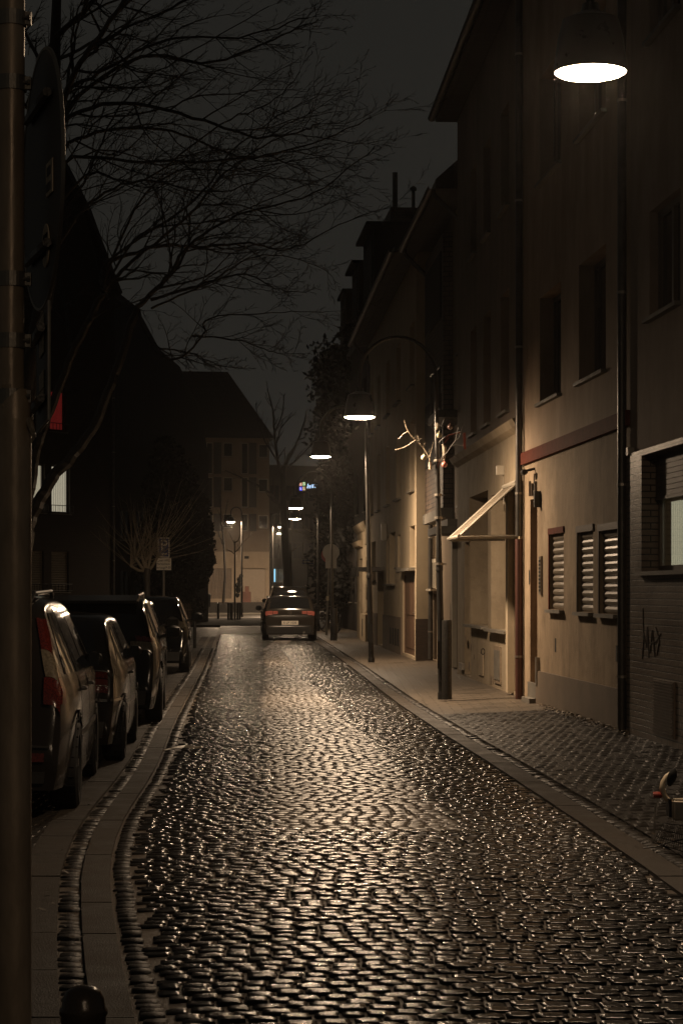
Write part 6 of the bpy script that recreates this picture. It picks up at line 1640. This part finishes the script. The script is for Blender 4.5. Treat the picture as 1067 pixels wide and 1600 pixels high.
bare('young bare tree with bright twigs inside the ring of posts', 367, 121, [(367, 900), (367, 865), (367, 845)], [([(367, 866), (358, 860), (350, 858)], .035, .012), ([(367, 864), (374, 856), (379, 848)], .035, .012), ([(367, 848), (373, 843), (375, 838)], .03, .01), ([(367, 850), (362, 840), (357, 830)], .03, .01), ([(379, 848), (390, 838), (398, 832)], .012, .006)], .06, 7, z0=.03, m=M_paletwig, kw=dict(n=(4, 3, 2, 2), up=.2, bend=.2, lenk=.3, minr=.008, maxlev=2))
bare('small bare tree with lamp-lit side twigs beside the far lamps', 455, 112, [(455, 920), (455, 880), (454, 848)], [([(455, 862), (464, 856), (474, 850)], .03, .01), ([(454, 850), (454, 840), (456, 830)], .03, .01)], .06, 9, m=M_paletwig, kw=dict(n=(3, 3, 2, 2), up=.1, bend=.2, lenk=.3, minr=.008, maxlev=1))
bare('leafless tree whose lit twigs reach left of the slim lamp pole', 512, 92, [(512, 900), (511, 860), (508, 840)], [([(508, 838), (495, 832), (480, 828), (470, 815)], .03, .01), ([(508, 845), (496, 836), (484, 838), (472, 832), (460, 830)], .03, .01), ([(510, 850), (500, 842), (488, 846), (476, 842)], .02, .008), ([(508, 840), (514, 825), (520, 812)], .03, .01)], .07, 13, m=M_paletwig, kw=dict(n=(5, 3, 2, 2), up=.02, bend=.25, lenk=.3, minr=.007, maxlev=2))
cy_ = thing('column_shrub', 'slim dark columnar conifer leaning beside the far lamp pole', 'shrub', (at(373, 0, 154.5).x, 154.5, .8))
cw = MB(); rs4 = random.Random(2); kk = 154.5 / F
leaf_cloud(cw, [(((px - 373) * kk, 0, CZ - (py - HZ) * kk - .8), r) for px, py, r in ((371, 930, .15), (372, 922, .2), (373, 914, .22), (375, 906, .2), (377, 900, .13))], 900, .07, rs4); cw.build('foliage', M_leaf, cy_)
bu = thing('bare_bush', 'round bare bush right of the garage door', 'bush', (at(411, 0, 150).x, 150, .3))
cw = MB()
for i in range(90):
    an = rs4.gauss(0, .75); branch(cw, Vector((rs4.uniform(-.25, .25), rs4.uniform(-.3, .3), 0)), Vector((math.sin(an), rs4.gauss(0, .4), math.cos(an))), rs4.uniform(.6, 1.25), .014, 2, rs4, bend=.4)
cw.build('twigs', M_twig, bu, fix=False)
# leaves and grit lying along the wall foot and a paper strip on the street
rs5 = random.Random(14); lf = MB()
for i in range(420):
    px = 842 + 140 * rs5.random(); f = (px - 842) / 133
    p = gp(px, 1098 + f * 44 + abs(rs5.gauss(0, 4)) + 1.0, .08); s_ = rs5.uniform(.012, .032); a = rs5.uniform(0, 6.3)
    c = Vector((p.x, p.y, .086 + rs5.uniform(0, .02))); u = Vector((math.cos(a), math.sin(a), rs5.uniform(-.5, .5))) * s_; v = Vector((-math.sin(a), math.cos(a), rs5.uniform(-.5, .5))) * s_ * .6
    lf.add([c - u, c + v, c + u, c - v], [(0, 1, 2, 3)])
tag(lf.build('fallen_leaves', mat('fallen_leaves', (.16, .12, .07), .6, var=.4)), 'dry leaves gathered along the wall foot', 'leaves', kind='stuff')
ps = MB(); P = [gp(254, 1175, .02), gp(272, 1171, .02), gp(288, 1168.5, .02), gp(303, 1171, .02), gp(313, 1170, .02)]
prev = None
for i, p in enumerate(P):
    w_ = (.02, .05, .06, .05, .02)[i]; a, b = Vector((p.x, p.y - w_, .03 + .008 * (i % 2))), Vector((p.x + .01, p.y + w_, .045))
    if prev: ps.add([prev[0], a, b, prev[1], *(q - Vector((0, 0, .006)) for q in (prev[0], a, b, prev[1]))], [(0, 1, 2, 3), (7, 6, 5, 4), (0, 4, 5, 1), (2, 6, 7, 3)])
    prev = (a, b)
tag(ps.build('paper_strip', mat('wet_paper', (.42, .36, .27), .5, var=.3, nscale=20)), 'pale torn paper strip lying on the cobbles at the left', 'litter')


rs6 = random.Random(77); lf = MB()
for i in range(260):
    d = rs6.uniform(7, 40); side = rs6.random()
    x = el(d) - .225 + rs6.gauss(0, .07) if side < .5 else (er(d) + .26 + rs6.gauss(0, .07) if side < .85 else rs6.uniform(el(d) - 1.0, el(d) - .3))
    s_ = rs6.uniform(.010, .028); a = rs6.uniform(0, 6.3); c = Vector((x, d, .022 + rs6.uniform(0, .008)))
    u = Vector((math.cos(a), math.sin(a), rs6.uniform(-.3, .3))) * s_; v = Vector((-math.sin(a), math.cos(a), rs6.uniform(-.3, .3))) * s_ * .6
    lf.add([c - u, c + v, c + u, c - v], [(0, 1, 2, 3)])
tag(lf.build('fallen_leaves', mat('wet_gutter_leaves', (.07, .05, .03), .5, var=.4)), 'wet leaves and grit caught in the gutters', 'leaves', kind='stuff')

# ================================================================== thin haze added to put a halo round the lamps
hz = MB(); hz.box(-152, 152, -32, 422, -1.1, 21.5)
hzm = bpy.data.materials.new('lamp_halo_haze'); hzm.use_nodes = True
tt = hzm.node_tree; tt.nodes.clear(); ot = tt.nodes.new('ShaderNodeOutputMaterial'); pvn = tt.nodes.new('ShaderNodeVolumePrincipled')
pvn.inputs['Color'].default_value = (.95, .93, .90, 1); pvn.inputs['Density'].default_value = .00032; pvn.inputs['Anisotropy'].default_value = .85
tt.links.new(pvn.outputs[0], ot.inputs['Volume'])
tag(hz.build('haze', hzm), 'thin haze added to give the street lamps a halo', 'haze', kind='stuff')
